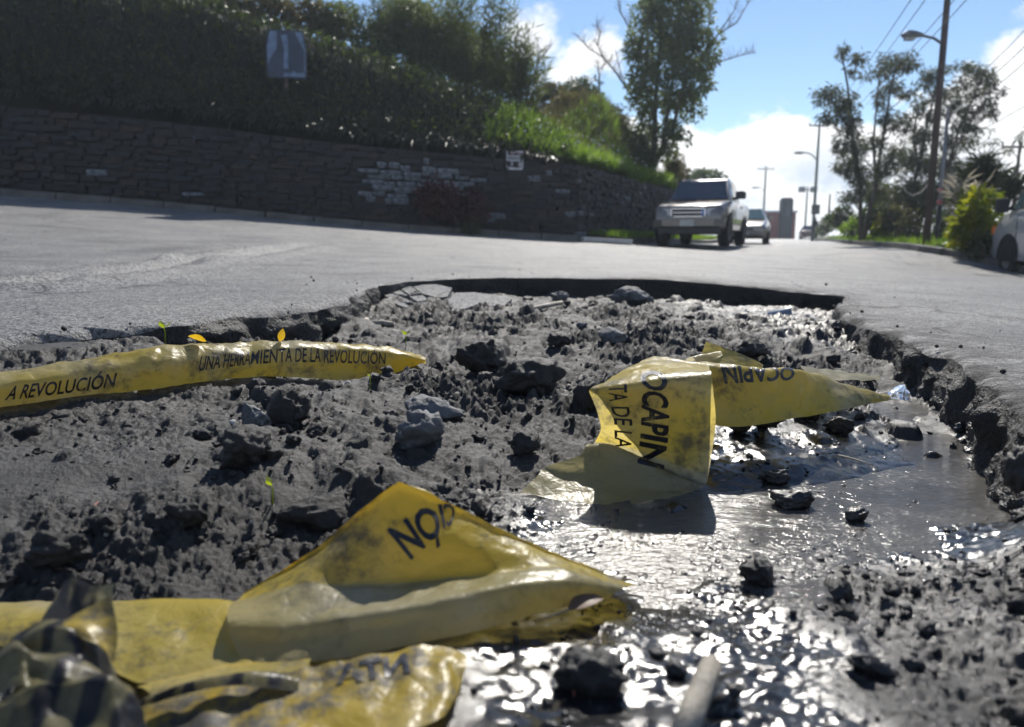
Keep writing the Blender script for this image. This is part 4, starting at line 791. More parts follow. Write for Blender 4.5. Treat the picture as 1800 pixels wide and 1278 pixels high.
bp = at(503, 95, dB - .55); bd = empty('notice_board', bp); bd.rotation_euler = (R(-6), 0, .15); tag(bd, 'weathered blue grey board with pale streaks on the dark bank', 'board')
bm = bmesh.new(); f = bm.faces.new([bm.verts.new(p) for p in ((-.42, -.02, -.52), (.43, -.02, -.54), (.44, -.02, .20), (.38, -.02, .50), (-.36, -.02, .52), (-.43, -.02, .18))]); r = bmesh.ops.extrude_face_region(bm, geom=[f])
for v in [g_ for g_ in r['geom'] if isinstance(g_, bmesh.types.BMVert)]: v.co.y += .03
bmesh.ops.recalc_face_normals(bm, faces=bm.faces); bm_obj('panel', bm, M['board'], bd)
for pts in (((-.40, -.25), (-.30, -.05), (-.2, .10), (-.18, .48), (-.33, .48), (-.40, .18)), ((-.06, -.33), (.04, -.33), (.05, .3), (.02, .42), (-.10, .40), (-.04, .1)), ((.20, .48), (.35, .47), (.40, .2), (.39, .1), (.30, .25)), ((-.08, -.5), (.40, -.5), (.39, -.40), (.2, -.42), (.15, -.36), (.1, -.42), (-.05, -.40)), ((.385, -.4), (.415, -.4), (.415, .15), (.39, .12))):
    bm = bmesh.new(); bm.faces.new([bm.verts.new((x, -.024, z)) for x, z in pts]); bm_obj('pale_print', bm, M['board_pale'], bd)
box_obj('stake', (-.02, .06, -.7), (.06, .05, 1.6), M['bark'], bd)

# ------------------------------------------------------------------ poles, lamps, wires
def lamp_pole(label, px, py, d, topz, rad, mat, lamp=None, cross=None, box=None, flood=False):
    b = at(px, py, d); root = empty('street_light' if lamp else 'utility_pole', b); tag(root, label, 'street light' if lamp else 'pole')
    tube_obj('pole', [(0, 0, -.2), (0, 0, topz*.5), (0, 0, topz)], [rad, rad*.85, rad*.6], M[mat], root, 10)
    if lamp:
        (hx, hz, ln, hl) = lamp                       # attach height, lamp height, reach to the left, head length
        tube_obj('arm', [(0, 0, hx), (-ln*.4, 0, hx + (hz - hx)*.7), (-ln*.75, 0, hz - .02), (-ln, 0, hz)], .03 if d < 30 else .05, M['steel'], root, 6)
        hd = loft_obj('lamp_head', [[(x, y*w2, hz + z*h2) for (y, z) in ((-1, 0), (-.6, .9), (.6, .9), (1, 0), (.7, -.7), (-.7, -.7))] for (x, w2, h2) in ((-ln + .1, .05, .04), (-ln - hl*.25, .12, .09), (-ln - hl*.7, .13, .10), (-ln - hl, .06, .03))], M['steel'], root)
        loft_obj('lens', [[(x, y*.09, hz + z) for (y, z) in ((-1, -.06), (1, -.06), (.7, -.11), (-.7, -.11))] for x in (-ln - hl*.25, -ln - hl*.8)], M['lamp'], hd)
    if cross:
        for cz, cw in cross:
            box_obj('crossarm', (0, 0, cz), (cw, .1, .1), M['pole_brown'], root)
            for q in (-.48, -.2, .2, .48): tube_obj('insulator', [(cw*q, 0, cz + .04), (cw*q, 0, cz + .26)], [.06, .04], M['lamp'], root, 6)
    if box: box_obj('transformer_box', (box[1], -.15, box[0]), (.55, .4, .75), M['kerb'], root, bevel=.05)
    if flood:
        box_obj('crossarm', (0, 0, topz - .4), (2.2, .1, .1), M['steel'], root)
        for q in (-.75, .75): box_obj('floodlight', (q, -.15, topz - .4), (.8, .4, .7), M['steel'], root, bevel=.05)
    return root, b
lp, lpb = lamp_pole('tall brown lamp post in front of the eucalyptus trees', 1628, 432, 18, 8.6, .085, 'pole_brown', (4.42, 4.62, .58, .36))
r_, b_ = lamp_pole('thin grey pole right of the tall brown lamp post', 1645, 432, 18.6, 3.2, .05, 'steel')
tube_obj('painted_base', [(0, 0, -.1), (0, 0, .95)], .056, M['black'], r_, 8)
for z in (.98, 1.25): tube_obj('red_ribbon', [(0, 0, z), (0, 0, z + .09)], .06, M['orange' if 0 else 'sign_red'], r_, 8)
lamp_pole('grey lamp pole with crossarm and box at the far end of verge', 1428, 421, 62, 8.9, .13, 'pole_green', (6.1, 6.7, 1.0, .9), [(8.75, 1.6)], (2.35, .05))
lamp_pole('distant lamp pole with crossarm rising behind the far building', 1340, 418, 105, 9.4, .16, 'pole_green', (6.0, 6.6, .8, 1.0), [(9.0, 2.2)])
lamp_pole('distant floodlight pole right of the far building', 1414, 420, 100, 6.6, .14, 'pole_green', None, None, None, True)
lamp_pole('distant crossarm pole right of the eucalyptus trees', 1780, 380, 42, 3.9, .11, 'pole_brown', None, [(3.6, 1.9)])
lamp_pole('short dark post among the far verge shrubs', 1455, 405, 48, 2.2, .07, 'pole_brown')
def wire(label, a, b, sag, r=.012, mat='wire'):
    pts = [a.lerp(b, k/14) - Vector((0, 0, sag*4*(k/14)*(1 - k/14))) for k in range(15)]; o = tube_obj('overhead_wire', pts, r, M[mat], None, 5); return tag(o, label, 'wire', 'overhead wires')
pA = at(1436, 233, 62)
for k, (dx, top, s) in enumerate(((-.7, (1628, -40), 'leftmost'), (-.2, (1655, -40), 'second from the left'), (.3, (1712, -40), 'third from the left'), (.7, (1735, -40), 'rightmost'))): wire('overhead wire from the far lamp pole, %s of four' % s, pA + Vector((dx, 0, .2)), at(*top, 9.5), .5, .006 + .004*0)
for k, (y0, y1, s) in enumerate(((120, 40, 'upper'), (133, 72, 'middle'), (150, 102, 'lower'))): wire('overhead wire crossing to the right frame edge, %s of three' % s, at(1655, y0 + 60, 18), at(1830, y1 - 20, 15), .15, .008)
wire('overhead wire sloping through the eucalyptus crowns to right edge', at(1480, 330, 40), at(1840, 165, 16), .3, .008)
o = tube_obj('hanging_cable', [at(1581, 300, 18.2), at(1583, 318, 18.1), at(1592, 336, 18.1), at(1604, 344, 18.1), at(1620, 338, 18.1), at(1633, 322, 18.05)], .014, M['cable'], None, 6); tag(o, 'loop of pale cable hanging left of the tall brown post', 'cable')

# ------------------------------------------------------------------ far building
bo = at(1368, 419, 95); bl = empty('brick_building', bo); tag(bl, 'low red brick building with a dark square tower at the road end', 'building')
box_obj('wall', (-1.2, 2.5, 1.45), (6.4, 5, 3.3), M['brick'], bl); box_obj('grey_bay', (-2.9, -.08, 1.35), (3.4, .12, 2.9), M['grey_wall'], bl)
box_obj('roof', (-1.2, 2.5, 3.2), (6.7, 5.4, .22), M['white_wall'], bl)
tw = box_obj('tower', (.55, -.6, 2.2), (1.25, 1.25, 4.8), M['grey_wall'], bl, bevel=.03); box_obj('tower_cap', (.55, -.6, 4.68), (1.0, 1.0, .24), M['grey_wall'], bl); box_obj('window', (.55, -1.24, 3.3), (.22, .05, 1.3), M['glass'], bl)
# person at the foot of the far pole
pp = at(1431, 422, 60.5); verts = [(0, 0, .92), (0, 0, 1.15), (0, 0, 1.38), (0, 0, 1.50), (0, -.01, 1.62), (0, 0, 1.72), (.19, 0, 1.38), (.24, .02, 1.1), (.23, -.06, .86), (-.19, 0, 1.38), (-.24, .02, 1.1), (-.23, -.06, .86), (.1, 0, .86), (.11, -.02, .48), (.11, .02, .08), (.11, -.14, .03), (-.1, 0, .86), (-.12, .02, .48), (-.12, .05, .08), (-.12, -.1, .03)]
edges = [(0, 1), (1, 2), (2, 3), (3, 4), (4, 5), (2, 6), (6, 7), (7, 8), (2, 9), (9, 10), (10, 11), (0, 12), (12, 13), (13, 14), (14, 15), (0, 16), (16, 17), (17, 18), (18, 19)]
rad = [.16, .15, .17, .06, .095, .07, .07, .05, .035, .07, .05, .035, .10, .07, .05, .04, .10, .07, .05, .04]
me = bpy.data.meshes.new('person'); me.from_pydata(verts, edges, []); me.materials.append(M['cloth']); o = put('person', me, loc=pp); sm = o.modifiers.new('skin', 'SKIN'); o.modifiers.new('sub', 'SUBSURF').render_levels = 2
for v, r in zip(me.skin_vertices[0].data, rad): v.radius = (r, r*.8)
me.skin_vertices[0].data[0].use_root = True; tag(o, 'person in dark clothes standing at the foot of the far lamp pole', 'person')

# ------------------------------------------------------------------ vehicles (local: nose towards -y, x across, wheels on z = 0)
def ring(y, wb, zb, wm, zm, wt, zt): return [(-wb, y, zb), (-wm, y, zm - .12), (-wm, y, zm), (-wt, y, zt), (wt, y, zt), (wm, y, zm), (wm, y, zm - .12), (wb, y, zb)]
def wheel(par, x, y, r, wd, hub='rimm'):
    o = empty('wheel', (x, y, r)); o.parent = par; s = 1 if x > 0 else -1
    bm = bmesh.new(); prof = ((-.5, .62), (-.5, .86), (-.42, .96), (-.25, 1.0), (.25, 1.0), (.42, .96), (.5, .86), (.5, .62)); rs = []
    for (u, q) in prof: rs.append([bm.verts.new((u*wd, math.cos(a)*q*r, math.sin(a)*q*r)) for a in (6.2832*k/28 for k in range(28))])
    for a, b in zip(rs, rs[1:]):
        for k in range(28): bm.faces.new((a[k], a[(k+1) % 28], b[(k+1) % 28], b[k]))
    bmesh.ops.recalc_face_normals(bm, faces=bm.faces); t_ = bm_obj('tyre', bm, M['rubber'], o, True)
    bm = bmesh.new(); rs = []
    for (u, q) in ((.36, .66), (.44, .60), (.30, .5), (.22, .2), (.34, .16), (.34, .0)): rs.append([bm.verts.new((s*u*wd, math.cos(a)*q*r, math.sin(a)*q*r)) for a in (6.2832*k/20 for k in range(20))])
    for a, b in zip(rs, rs[1:]):
        for k in range(20): bm.faces.new((a[k], a[(k+1) % 20], b[(k+1) % 20], b[k]))
    bmesh.ops.recalc_face_normals(bm, faces=bm.faces); bm_obj('rim', bm, M[hub], o, True); return o
def arch(par, x, y, r, mat='dark'):
    bm = bmesh.new(); s = 1 if x > 0 else -1; pts = [(x, y + math.cos(a)*r, .36 + math.sin(a)*r) for a in (math.pi*k/14 - .25 for k in range(17))] ; pts = [p for p in pts]
    f = bm.faces.new([bm.verts.new(p) for p in pts]); bm_obj('wheel_arch', bm, M[mat], par)
def place_car(name, label, cat, x, y, ux, uy):
    o = empty(name, (x, y, float(ZR(x, y)))); o.rotation_euler = (0, 0, math.atan2(ux, -uy)); tag(o, label, cat); return o   # (ux, uy): where the nose points
# pickup
pk = place_car('pickup_truck', 'tan pickup truck driving towards the hole', 'pickup truck', 5.08, 20.6, -.42, -1)
loft_obj('body', [ring(-2.42, .66, .50, .76, .74, .62, .84), ring(-2.34, .78, .44, .82, .86, .72, .97), ring(-1.9, .82, .40, .86, .92, .76, 1.05), ring(-1.05, .83, .40, .87, .98, .80, 1.13), ring(-.9, .83, .40, .87, 1.0, .80, 1.12), ring(.85, .83, .40, .87, 1.02, .82, 1.12), ring(2.45, .82, .46, .86, 1.02, .82, 1.12)], M['paint_tan'], pk, True, bevel=.02)
cab = loft_obj('cab', [ring(-1.02, .76, 1.02, .78, 1.10, .74, 1.13), ring(-.38, .77, 1.05, .74, 1.35, .60, 1.66), ring(-.15, .77, 1.05, .74, 1.35, .60, 1.72), ring(.75, .77, 1.05, .74, 1.35, .60, 1.71), ring(.98, .77, 1.05, .76, 1.2, .66, 1.35)], M['paint_tan'], pk, True, bevel=.03)
quad_obj('windshield', [(-.70, -.99, 1.15), (.70, -.99, 1.15), (.58, -.42, 1.64), (-.58, -.42, 1.64)], M['glass'], pk, .012).location = (0, -.035, .012)
for s in (-1, 1):
    quad_obj('side_window', [(s*.765, -.55, 1.16), (s*.765, .7, 1.16), (s*.645, .6, 1.6), (s*.645, -.22, 1.6)], M['glass'], pk, .01).location = (s*.012, 0, 0)
    h = loft_obj('headlight', [[(s*a, -2.44 + .10*max(0, (a - .5)/.3), z) for (a, z) in q] for q in ([(.42, .74), (.74, .76), (.76, .90), (.42, .90)],)] + [[(s*a, -2.2, z) for (a, z) in ((.42, .74), (.76, .76), (.78, .90), (.42, .90))]], M['lamp'], pk)
    m_ = loft_obj('side_mirror', [[(s*(.98 + dx), -.82 + dy, 1.26 + dz) for dx, dz in ((-.13, -.09), (.12, -.09), (.13, .06), (.05, .11), (-.12, .10))] for dy in (0, .12)], M['black'], pk, bevel=.02); box_obj('mirror_arm', (s*.86, -.76, 1.18), (.12, .08, .06), M['black'], m_)
    box_obj('fog_light', (s*.48, -2.50, .57), (.17, .03, .09), M['lamp'], pk, bevel=.01)
    box_obj('door_seam', (s*.872, -.7, .8), (.006, .012, .5), M['dark'], pk); box_obj('door_handle', (s*.878, .5, 1.0), (.03, .16, .04), M['black'], pk)
    for y in (-1.62, 1.5): arch(pk, s*.874, y, .46)
box_obj('grille', (0, -2.45, .80), (.74, .06, .17), M['black'], pk, bevel=.02)
bm = bmesh.new()
for (c, s_) in (((0, -2.47, .89), (.80, .04, .025)), ((0, -2.47, .71), (.66, .04, .025)), ((-.39, -2.47, .8), (.025, .04, .18)), ((.39, -2.47, .8), (.025, .04, .18)), ((0, -2.48, .8), (.70, .03, .018))): bm_box(bm, c, s_)
bm_obj('grille_trim', bm, M['chrome'], pk)
loft_obj('bumper', [[(x, y, z) for (y, z) in ((-2.40 + c, .46), (-2.55 + c, .48), (-2.56 + c, .64), (-2.40 + c, .66))] for (x, c) in ((-.84, .22), (-.6, .03), (0, 0), (.6, .03), (.84, .22))], M['paint_silver'], pk, bevel=.012)
box_obj('lower_valance', (0, -2.32, .38), (1.45, .2, .18), M['black'], pk, bevel=.03); box_obj('licence_plate', (0, -2.575, .56), (.34, .012, .15), M['plate'], pk); box_obj('sticker', (.36, -2.475, .80), (.12, .02, .13), M['blue'], pk); box_obj('underbody', (0, .1, .40), (1.3, 4.2, .16), M['dark'], pk)
for s in (-1, 1):
    for y in (-1.62, 1.5): wheel(pk, s*.74, y, .37, .26)
# sedan
se = place_car('sedan', 'champagne sedan following behind the pickup', 'car', 9.55, 31.6, -.36, -1)
loft_obj('body', [ring(-2.15, .66, .30, .72, .56, .58, .66), ring(-2.0, .76, .24, .80, .62, .66, .74), ring(-1.0, .78, .22, .84, .74, .74, .92), ring(.9, .78, .22, .84, .78, .76, .95), ring(1.9, .78, .25, .82, .78, .70, .95), ring(2.2, .68, .32, .74, .7, .62, .86)], M['paint_silver'], se, True, bevel=.02)
loft_obj('cabin', [ring(-1.0, .74, .86, .74, .9, .70, .93), ring(-.25, .72, .9, .68, 1.15, .52, 1.36), ring(.1, .72, .9, .68, 1.15, .52, 1.40), ring(.8, .72, .9, .68, 1.15, .52, 1.37), ring(1.5, .72, .9, .72, .93, .62, .96)], M['paint_silver'], se, True, bevel=.02)
quad_obj('windshield', [(-.67, -.97, .95), (.67, -.97, .95), (.50, -.28, 1.35), (-.50, -.28, 1.35)], M['glass_green'], se, .01).location = (0, -.03, .014)
for s in (-1, 1):
    quad_obj('side_window', [(s*.735, -.55, .97), (s*.735, .9, .97), (s*.565, .75, 1.32), (s*.565, -.12, 1.32)], M['glass'], se, .01).location = (s*.012, 0, 0)
    loft_obj('headlight', [[(s*a, -2.155 + .1*(a > .5), z) for (a, z) in ((.36, .52), (.70, .54), (.70, .64), (.36, .63))], [(s*a, -2.0, z) for (a, z) in ((.36, .52), (.74, .54), (.74, .64), (.36, .63))]], M['lamp'], se)
    loft_obj('side_mirror', [[(s*(.90 + dx), -.62 + dy, .99 + dz) for dx, dz in ((-.08, -.05), (.09, -.05), (.08, .06), (-.07, .06))] for dy in (0, .09)], M['paint_silver'], se, bevel=.01)
    for y in (-1.3, 1.3): wheel(se, s*.73, y, .30, .19); arch(se, s*.842, y, .36)
box_obj('grille', (0, -2.165, .57), (.62, .03, .07), M['black'], se, bevel=.01); box_obj('bumper', (0, -2.18, .40), (1.36, .14, .15), M['paint_silver'], se, bevel=.05); box_obj('licence_plate', (0, -2.26, .40), (.32, .01, .12), M['plate'], se); box_obj('air_intake', (0, -2.16, .27), (1.0, .12, .09), M['black'], se); box_obj('underbody', (0, 0, .26), (1.3, 3.8, .12), M['dark'], se)
# van, heading away on the right: only its nose reaches into the picture
va = place_car('white_van', 'silver white van at the right edge seen from the side', 'van', 9.57, 12.6, .16, 1)
vb = loft_obj('body', [ring(-2.05, .70, .36, .76, .62, .66, .80), ring(-1.98, .80, .30, .83, .78, .74, .96), ring(-1.70, .82, .28, .85, .95, .78, 1.12), ring(-1.2, .83, .28, .85, 1.0, .80, 1.18), ring(2.2, .83, .28, .85, 1.02, .80, 1.2), ring(2.35, .80, .34, .83, 1.0, .78, 1.2)], M['paint_white'], va, True, bevel=.02)
loft_obj('upper_body', [ring(-1.55, .74, 1.08, .78, 1.12, .74, 1.16), ring(-.75, .80, 1.1, .79, 1.4, .66, 1.80), ring(-.5, .80, 1.1, .79, 1.4, .66, 1.88), ring(2.15, .80, 1.1, .79, 1.4, .66, 1.90), ring(2.32, .80, 1.1, .79, 1.4, .66, 1.84)], M['paint_white'], va, True, bevel=.03)
quad_obj('windshield', [(-.70, -1.50, 1.19), (.70, -1.50, 1.19), (.62, -.82, 1.77), (-.62, -.82, 1.77)], M['glass'], va, .01).location = (0, -.03, .014)
for s in (-1, 1):
    quad_obj('front_quarter_window', [(s*.803, -1.30, 1.19), (s*.803, -.98, 1.19), (s*.755, -.98, 1.55), (s*.75, -.93, 1.60)], M['glass_green'], va, .01).location = (s*.014, 0, 0)
    quad_obj('door_window', [(s*.803, -.92, 1.19), (s*.803, .02, 1.19), (s*.70, .02, 1.72), (s*.70, -.72, 1.72)], M['glass_green'], va, .01).location = (s*.016, 0, 0)
    loft_obj('pillar_trim', [[(s*(.80 - .14*k), -1.52 + .74*k + dy, 1.17 + .65*k) for dy, k in ((q, kk) for q in (0, .05) for kk in (0, 1))], [(s*(.83 - .14*k), -1.52 + .74*k + dy, 1.17 + .65*k) for dy, k in ((q, kk) for q in (0, .05) for kk in (0, 1))]], M['black'], va)
    mr = loft_obj('side_mirror', [[(s*(.99 + dx), -1.38 + dy, 1.26 + dz) for dx, dz in ((-.10, -.13), (.10, -.13), (.11, .11), (-.09, .13))] for dy in (0, .13)], M['black'], va, bevel=.03); box_obj('mirror_arm', (s*.87, -1.30, 1.2), (.14, .08, .06), M['black'], mr)
    box_obj('indicator', (s*.80, -1.955, .83), (.10, .10, .15), M['orange'], va, bevel=.015); box_obj('headlight', (s*.55, -2.02, .82), (.36, .06, .17), M['lamp'], va, bevel=.02)
    box_obj('door_seam', (s*.853, -1.02, .74), (.006, .012, .74), M['dark'], va); box_obj('door_seam', (s*.853, .08, .76), (.006, .012, .78), M['dark'], va); box_obj('door_handle', (s*.862, -.06, 1.0), (.03, .15, .04), M['black'], va); box_obj('side_crease', (s*.852, .2, .80), (.014, 3.8, .03), M['paint_white'], va)
    for y in (-1.30, 1.25): wheel(va, s*.76, y, .32, .2); arch(va, s*.853, y, .40)
box_obj('bumper', (0, -2.04, .46), (1.6, .16, .2), M['paint_white'], va, bevel=.05); box_obj('underbody', (0, 0, .32), (1.4, 4.0, .14), M['dark'], va)
# dark car half hidden beyond the verge
fc = place_car('parked_car', 'dark car parked beyond the far verge grass', 'car', 31.2, 82, .3, 1)
loft_obj('body', [ring(-2.1, .7, .3, .76, .6, .62, .7), ring(-1.2, .8, .25, .84, .75, .74, .92), ring(1.9, .8, .25, .84, .78, .74, .95), ring(2.1, .72, .3, .78, .7, .66, .88)], M['paint_dark'], fc, True, bevel=.02)
loft_obj('cabin', [ring(-1.1, .74, .88, .74, .9, .7, .93), ring(-.3, .72, .9, .7, 1.15, .56, 1.4), ring(1.2, .72, .9, .7, 1.15, .56, 1.4), ring(1.7, .74, .88, .74, .9, .7, .95)], M['glass'], fc, True, bevel=.02)
for s in (-1, 1):
    box_obj('tail_light', (s*.62, 2.08, .75), (.2, .06, .12), M['sign_red'], fc)
    for y in (-1.3, 1.3): wheel(fc, s*.73, y, .3, .2)

# ------------------------------------------------------------------ tape
def cr(P, u):                                        # Catmull-Rom through rows of P (n, ..., 3) at u in 0..n-1
    n = len(P); i = np.clip(np.floor(u).astype(int), 0, n - 2); f = (u - i).reshape(-1, *([1]*(P.ndim - 1)))
    p0, p1, p2, p3 = P[np.maximum(i - 1, 0)], P[i], P[i + 1], P[np.minimum(i + 2, n - 1)]
    return .5*((2*p1) + (-p0 + p2)*f + (2*p0 - 5*p1 + 4*p2 - p3)*f**2 + (-p0 + 3*p1 - 3*p2 + p3)*f**3)
SHEETS = []
def sheet(name, rows_, mat, parent, iv, nu=14, nv=12, wr=.0022, seed=0.0, sharp=0.0):
    """a film through a grid of (px, py, distance) points"""
    P = np.array([[tuple(at(*c)) for c in r] for r in rows_]); a = np.linspace(0, len(P) - 1, (len(P) - 1)*nu + 1); Q = cr(P, a)
    vv = np.linspace(0, P.shape[1] - 1, (P.shape[1] - 1)*nv + 1); Qt = np.swapaxes(Q, 0, 1); i0 = np.minimum(vv.astype(int), P.shape[1] - 2); f0 = (vv - i0)[:, None, None]; Q = cr(Qt, vv)*(1 - sharp) + (Qt[i0]*(1 - f0) + Qt[i0 + 1]*f0)*sharp; Q = np.swapaxes(Q, 0, 1)
    n, m = Q.shape[:2]; du = np.gradient(Q, axis=0); dv = np.gradient(Q, axis=1); Nn = np.cross(du, dv); Nn /= np.maximum(1e-9, np.linalg.norm(Nn, axis=2))[..., None]
    w_ = fbm(Q[..., 0]*18 + seed, Q[..., 1]*18, Q[..., 2]*18, 3, .5); w2 = 1 - np.abs(perlin(Q[..., 0]*26 + seed, Q[..., 1]*14, Q[..., 2]*26 + 3)); w3 = 1 - np.abs(perlin(Q[..., 0]*55 + seed, Q[..., 1]*40, Q[..., 2]*55 + 3)); Q = Q + Nn*((w_ + 1.1*(w2 - .75) + .45*(w3 - .75))*wr*1.35)[..., None]
    SHEETS.append(Q); i, j = np.meshgrid(np.arange(n - 1), np.arange(m - 1), indexing='ij'); i, j = i.ravel(), j.ravel()
    me = mesh_np(name, Q.reshape(-1, 3), np.stack([i*m + j, i*m + j + 1, (i+1)*m + j + 1, (i+1)*m + j], -1), True); o = put(name, me, M[mat]); o.parent = parent; o.matrix_parent_inverse = iv; return o
def tape(label, px, py, d, name='barrier_tape'):
    p = at(px, py, d); o = empty(name, p); tag(o, label, 'tape'); return o, Matrix.Translation(p).inverted()
def lettering(text, ctrl, targets, parent, iv, bold=.02, size=1.0):
    """print text on the film: ctrl gives, from first to last letter, (s, foot px, head px); every point is laid onto the film it falls on"""
    cu = bpy.data.curves.new('lettering', 'FONT'); cu.body = text; cu.offset = bold; cu.resolution_u = 3; tmp = bpy.data.objects.new('t', cu); COL.objects.link(tmp); bpy.context.view_layer.update()
    me = bpy.data.meshes.new_from_object(tmp.evaluated_get(bpy.context.evaluated_depsgraph_get())); bpy.data.objects.remove(tmp)
    bm = bmesh.new(); bm.from_mesh(me); bpy.data.meshes.remove(me); bmesh.ops.triangulate(bm, faces=bm.faces)
    for _ in range(3):
        es = [e for e in bm.edges if e.calc_length() > .11]
        if es: bmesh.ops.subdivide_edges(bm, edges=es, cuts=1); bmesh.ops.triangulate(bm, faces=bm.faces)
    X = [v.co.x for v in bm.verts]; x0, x1 = min(X), max(X); trees = []
    for tg in targets:
        tb = bmesh.new(); tb.from_mesh(tg.data); trees.append(BVHTree.FromBMesh(tb)); tb.free()
    S = [c[0] for c in ctrl]; org = Vector((0, 0, CAM_H)); bad = []
    for v in bm.verts:
        s = (v.co.x - x0)/(x1 - x0); h = v.co.y/.70
        fx, fy, hx, hy = (np.interp(s, S, [c[1 + k//2][k % 2] for c in ctrl]) for k in range(4)); px, py = fx + (hx - fx)*h, fy + (hy - fy)*h; r = ray(px, py).normalized(); best = None
        for tr in trees:
            loc, nn, _, dist_ = tr.ray_cast(org, r)
            if loc is not None and (best is None or dist_ < best[2]): best = (loc, nn, dist_)
        if best is None: bad.append(v); continue
        nn = best[1] if best[1].dot(r) < 0 else -best[1]; v.co = best[0] + nn*.0012
    bmesh.ops.delete(bm, geom=bad, context='VERTS')
    o = bm_obj('lettering', bm, M['ink']); o.parent = parent; o.matrix_parent_inverse = iv; return o

# the long ribbon across the left
T1, i1 = tape('long yellow tape printed with black capitals lying across the left', 350, 660, 1.9)
def sec(px, c, b, d, k=.32): m = c + (b - c)*k; return [(px, c + 9, d + .10), (px, c, d + .05), (px, m, d + .004), (px, (m + b)/2, d - .006), (px, b + 4, d)]
s1 = sheet('ribbon', [sec(-90, 676, 735, 1.52), sec(0, 655, 712, 1.62), sec(80, 643, 702, 1.67), sec(150, 630, 690, 1.73), (sec(250, 613, 682, 1.80)), sec(300, 608, 676, 1.84), sec(350, 604, 668, 1.90), sec(430, 601, 660, 1.98), sec(500, 599, 658, 2.05, .2), sec(600, 602, 664, 2.15, .18), sec(680, 610, 656, 2.22, .18), sec(725, 620, 640, 2.27, .3), sec(748, 630, 634, 2.31, .5)], 'tape', T1, i1, 10, 6, .004, 1.0)
lettering('UNA HERRAMIENTA DE LA REVOLUCIÓN', [(0, (348, 652), (353, 627)), (.12, (388, 646), (392, 622)), (.3, (440, 640), (443, 617)), (.45, (500, 636), (501, 612)), (.6, (548, 636), (549, 612)), (.8, (610, 638), (612, 615)), (1, (677, 640), (678, 621))], [s1], T1, i1, .015)
lettering('A REVOLUCIÓN', [(0, (8, 703), (20, 679)), (.3, (62, 697), (68, 673)), (.6, (120, 690), (125, 667)), (1, (200, 680), (206, 655))], [s1], T1, i1, .02)

# the folded length standing up in the middle
T2, i2 = tape('crumpled yellow tape standing folded in the middle of the hole', 1150, 800, 1.4)
mA = sheet('standing_fold', [[(915, 866, 1.38), (990, 880, 1.35), (1070, 888, 1.33), (1150, 880, 1.34), (1215, 866, 1.37)],
    [(945, 836, 1.42), (1010, 862, 1.385), (1080, 872, 1.365), (1160, 868, 1.375), (1222, 862, 1.385)],
    [(958, 822, 1.44), (1030, 838, 1.42), (1085, 852, 1.4), (1165, 862, 1.39), (1228, 860, 1.395)],
    [(1018, 800, 1.45), (1060, 805, 1.44), (1110, 826, 1.42), (1180, 850, 1.405), (1232, 858, 1.4)],
    [(1030, 781, 1.47), (1070, 780, 1.46), (1120, 802, 1.44), (1185, 836, 1.42), (1238, 854, 1.405)],
    [(1040, 784, 1.53), (1085, 790, 1.51), (1130, 806, 1.48), (1190, 830, 1.45), (1242, 848, 1.415)],
    [(1056, 755, 1.47), (1100, 765, 1.46), (1150, 775, 1.45), (1200, 790, 1.43), (1250, 805, 1.41)],
    [(1050, 725, 1.455), (1100, 728, 1.445), (1150, 732, 1.435), (1205, 735, 1.42), (1258, 740, 1.405)],
    [(1040, 698, 1.45), (1095, 692, 1.43), (1150, 688, 1.42), (1205, 686, 1.415), (1254, 690, 1.405)],
    [(1037, 684, 1.45), (1090, 675, 1.44), (1142, 666, 1.43), (1198, 660, 1.43), (1250, 655, 1.43)],
    [(1062, 671, 1.48), (1105, 658, 1.49), (1150, 652, 1.49), (1200, 651, 1.48), (1249, 652, 1.47)],
    [(1105, 646, 1.58), (1128, 640, 1.59), (1155, 637, 1.6), (1205, 640, 1.58), (1247, 647, 1.56)],
    [(1146, 626, 1.68), (1152, 626, 1.68), (1165, 628, 1.68), (1205, 634, 1.65), (1244, 642, 1.62)]], 'tape', T2, i2, 8, 9, .0018, 4.0)
mA.data.materials.append(M['tape_lit'])  # lower rows take the copy with sunlit whiteness in its colour
for p in mA.data.polygons: p.material_index = 1 if (p.index//(4*9)) < 8*5 + 3 else 0
mB = sheet('trailing_length', [[(1160, 628, 1.72), (1160, 630, 1.66), (1165, 660, 1.64), (1170, 720, 1.63)], [(1235, 640, 1.70), (1235, 640, 1.62), (1240, 680, 1.60), (1245, 745, 1.58)], [(1290, 646, 1.70), (1290, 645, 1.61), (1290, 690, 1.59), (1292, 750, 1.56)], [(1345, 650, 1.70), (1345, 648, 1.63), (1345, 690, 1.60), (1345, 745, 1.58)], [(1395, 653, 1.74), (1395, 650, 1.66), (1395, 690, 1.63), (1395, 735, 1.61)], [(1432, 660, 1.76), (1432, 659, 1.70), (1425, 692, 1.66), (1420, 732, 1.64)], [(1480, 674, 1.78), (1478, 674, 1.74), (1468, 697, 1.69), (1462, 724, 1.66)], [(1530, 688, 1.80), (1528, 688, 1.77), (1522, 700, 1.74), (1518, 712, 1.72)], [(1568, 697, 1.84), (1566, 697, 1.82), (1564, 700, 1.81), (1562, 704, 1.80)]], 'tape', T2, i2, 8, 8, .003, 8.0)
sheet('raised_flap', [[(1226, 642, 1.74), (1234, 620, 1.76), (1241, 600, 1.78)], [(1255, 645, 1.73), (1262, 625, 1.76), (1266, 609, 1.78)], [(1295, 648, 1.73), (1298, 634, 1.75), (1300, 621, 1.77)], [(1340, 650, 1.74), (1341, 645, 1.75), (1342, 641, 1.76)]], 'tape', T2, i2, 8, 8, .0015, 2.0)
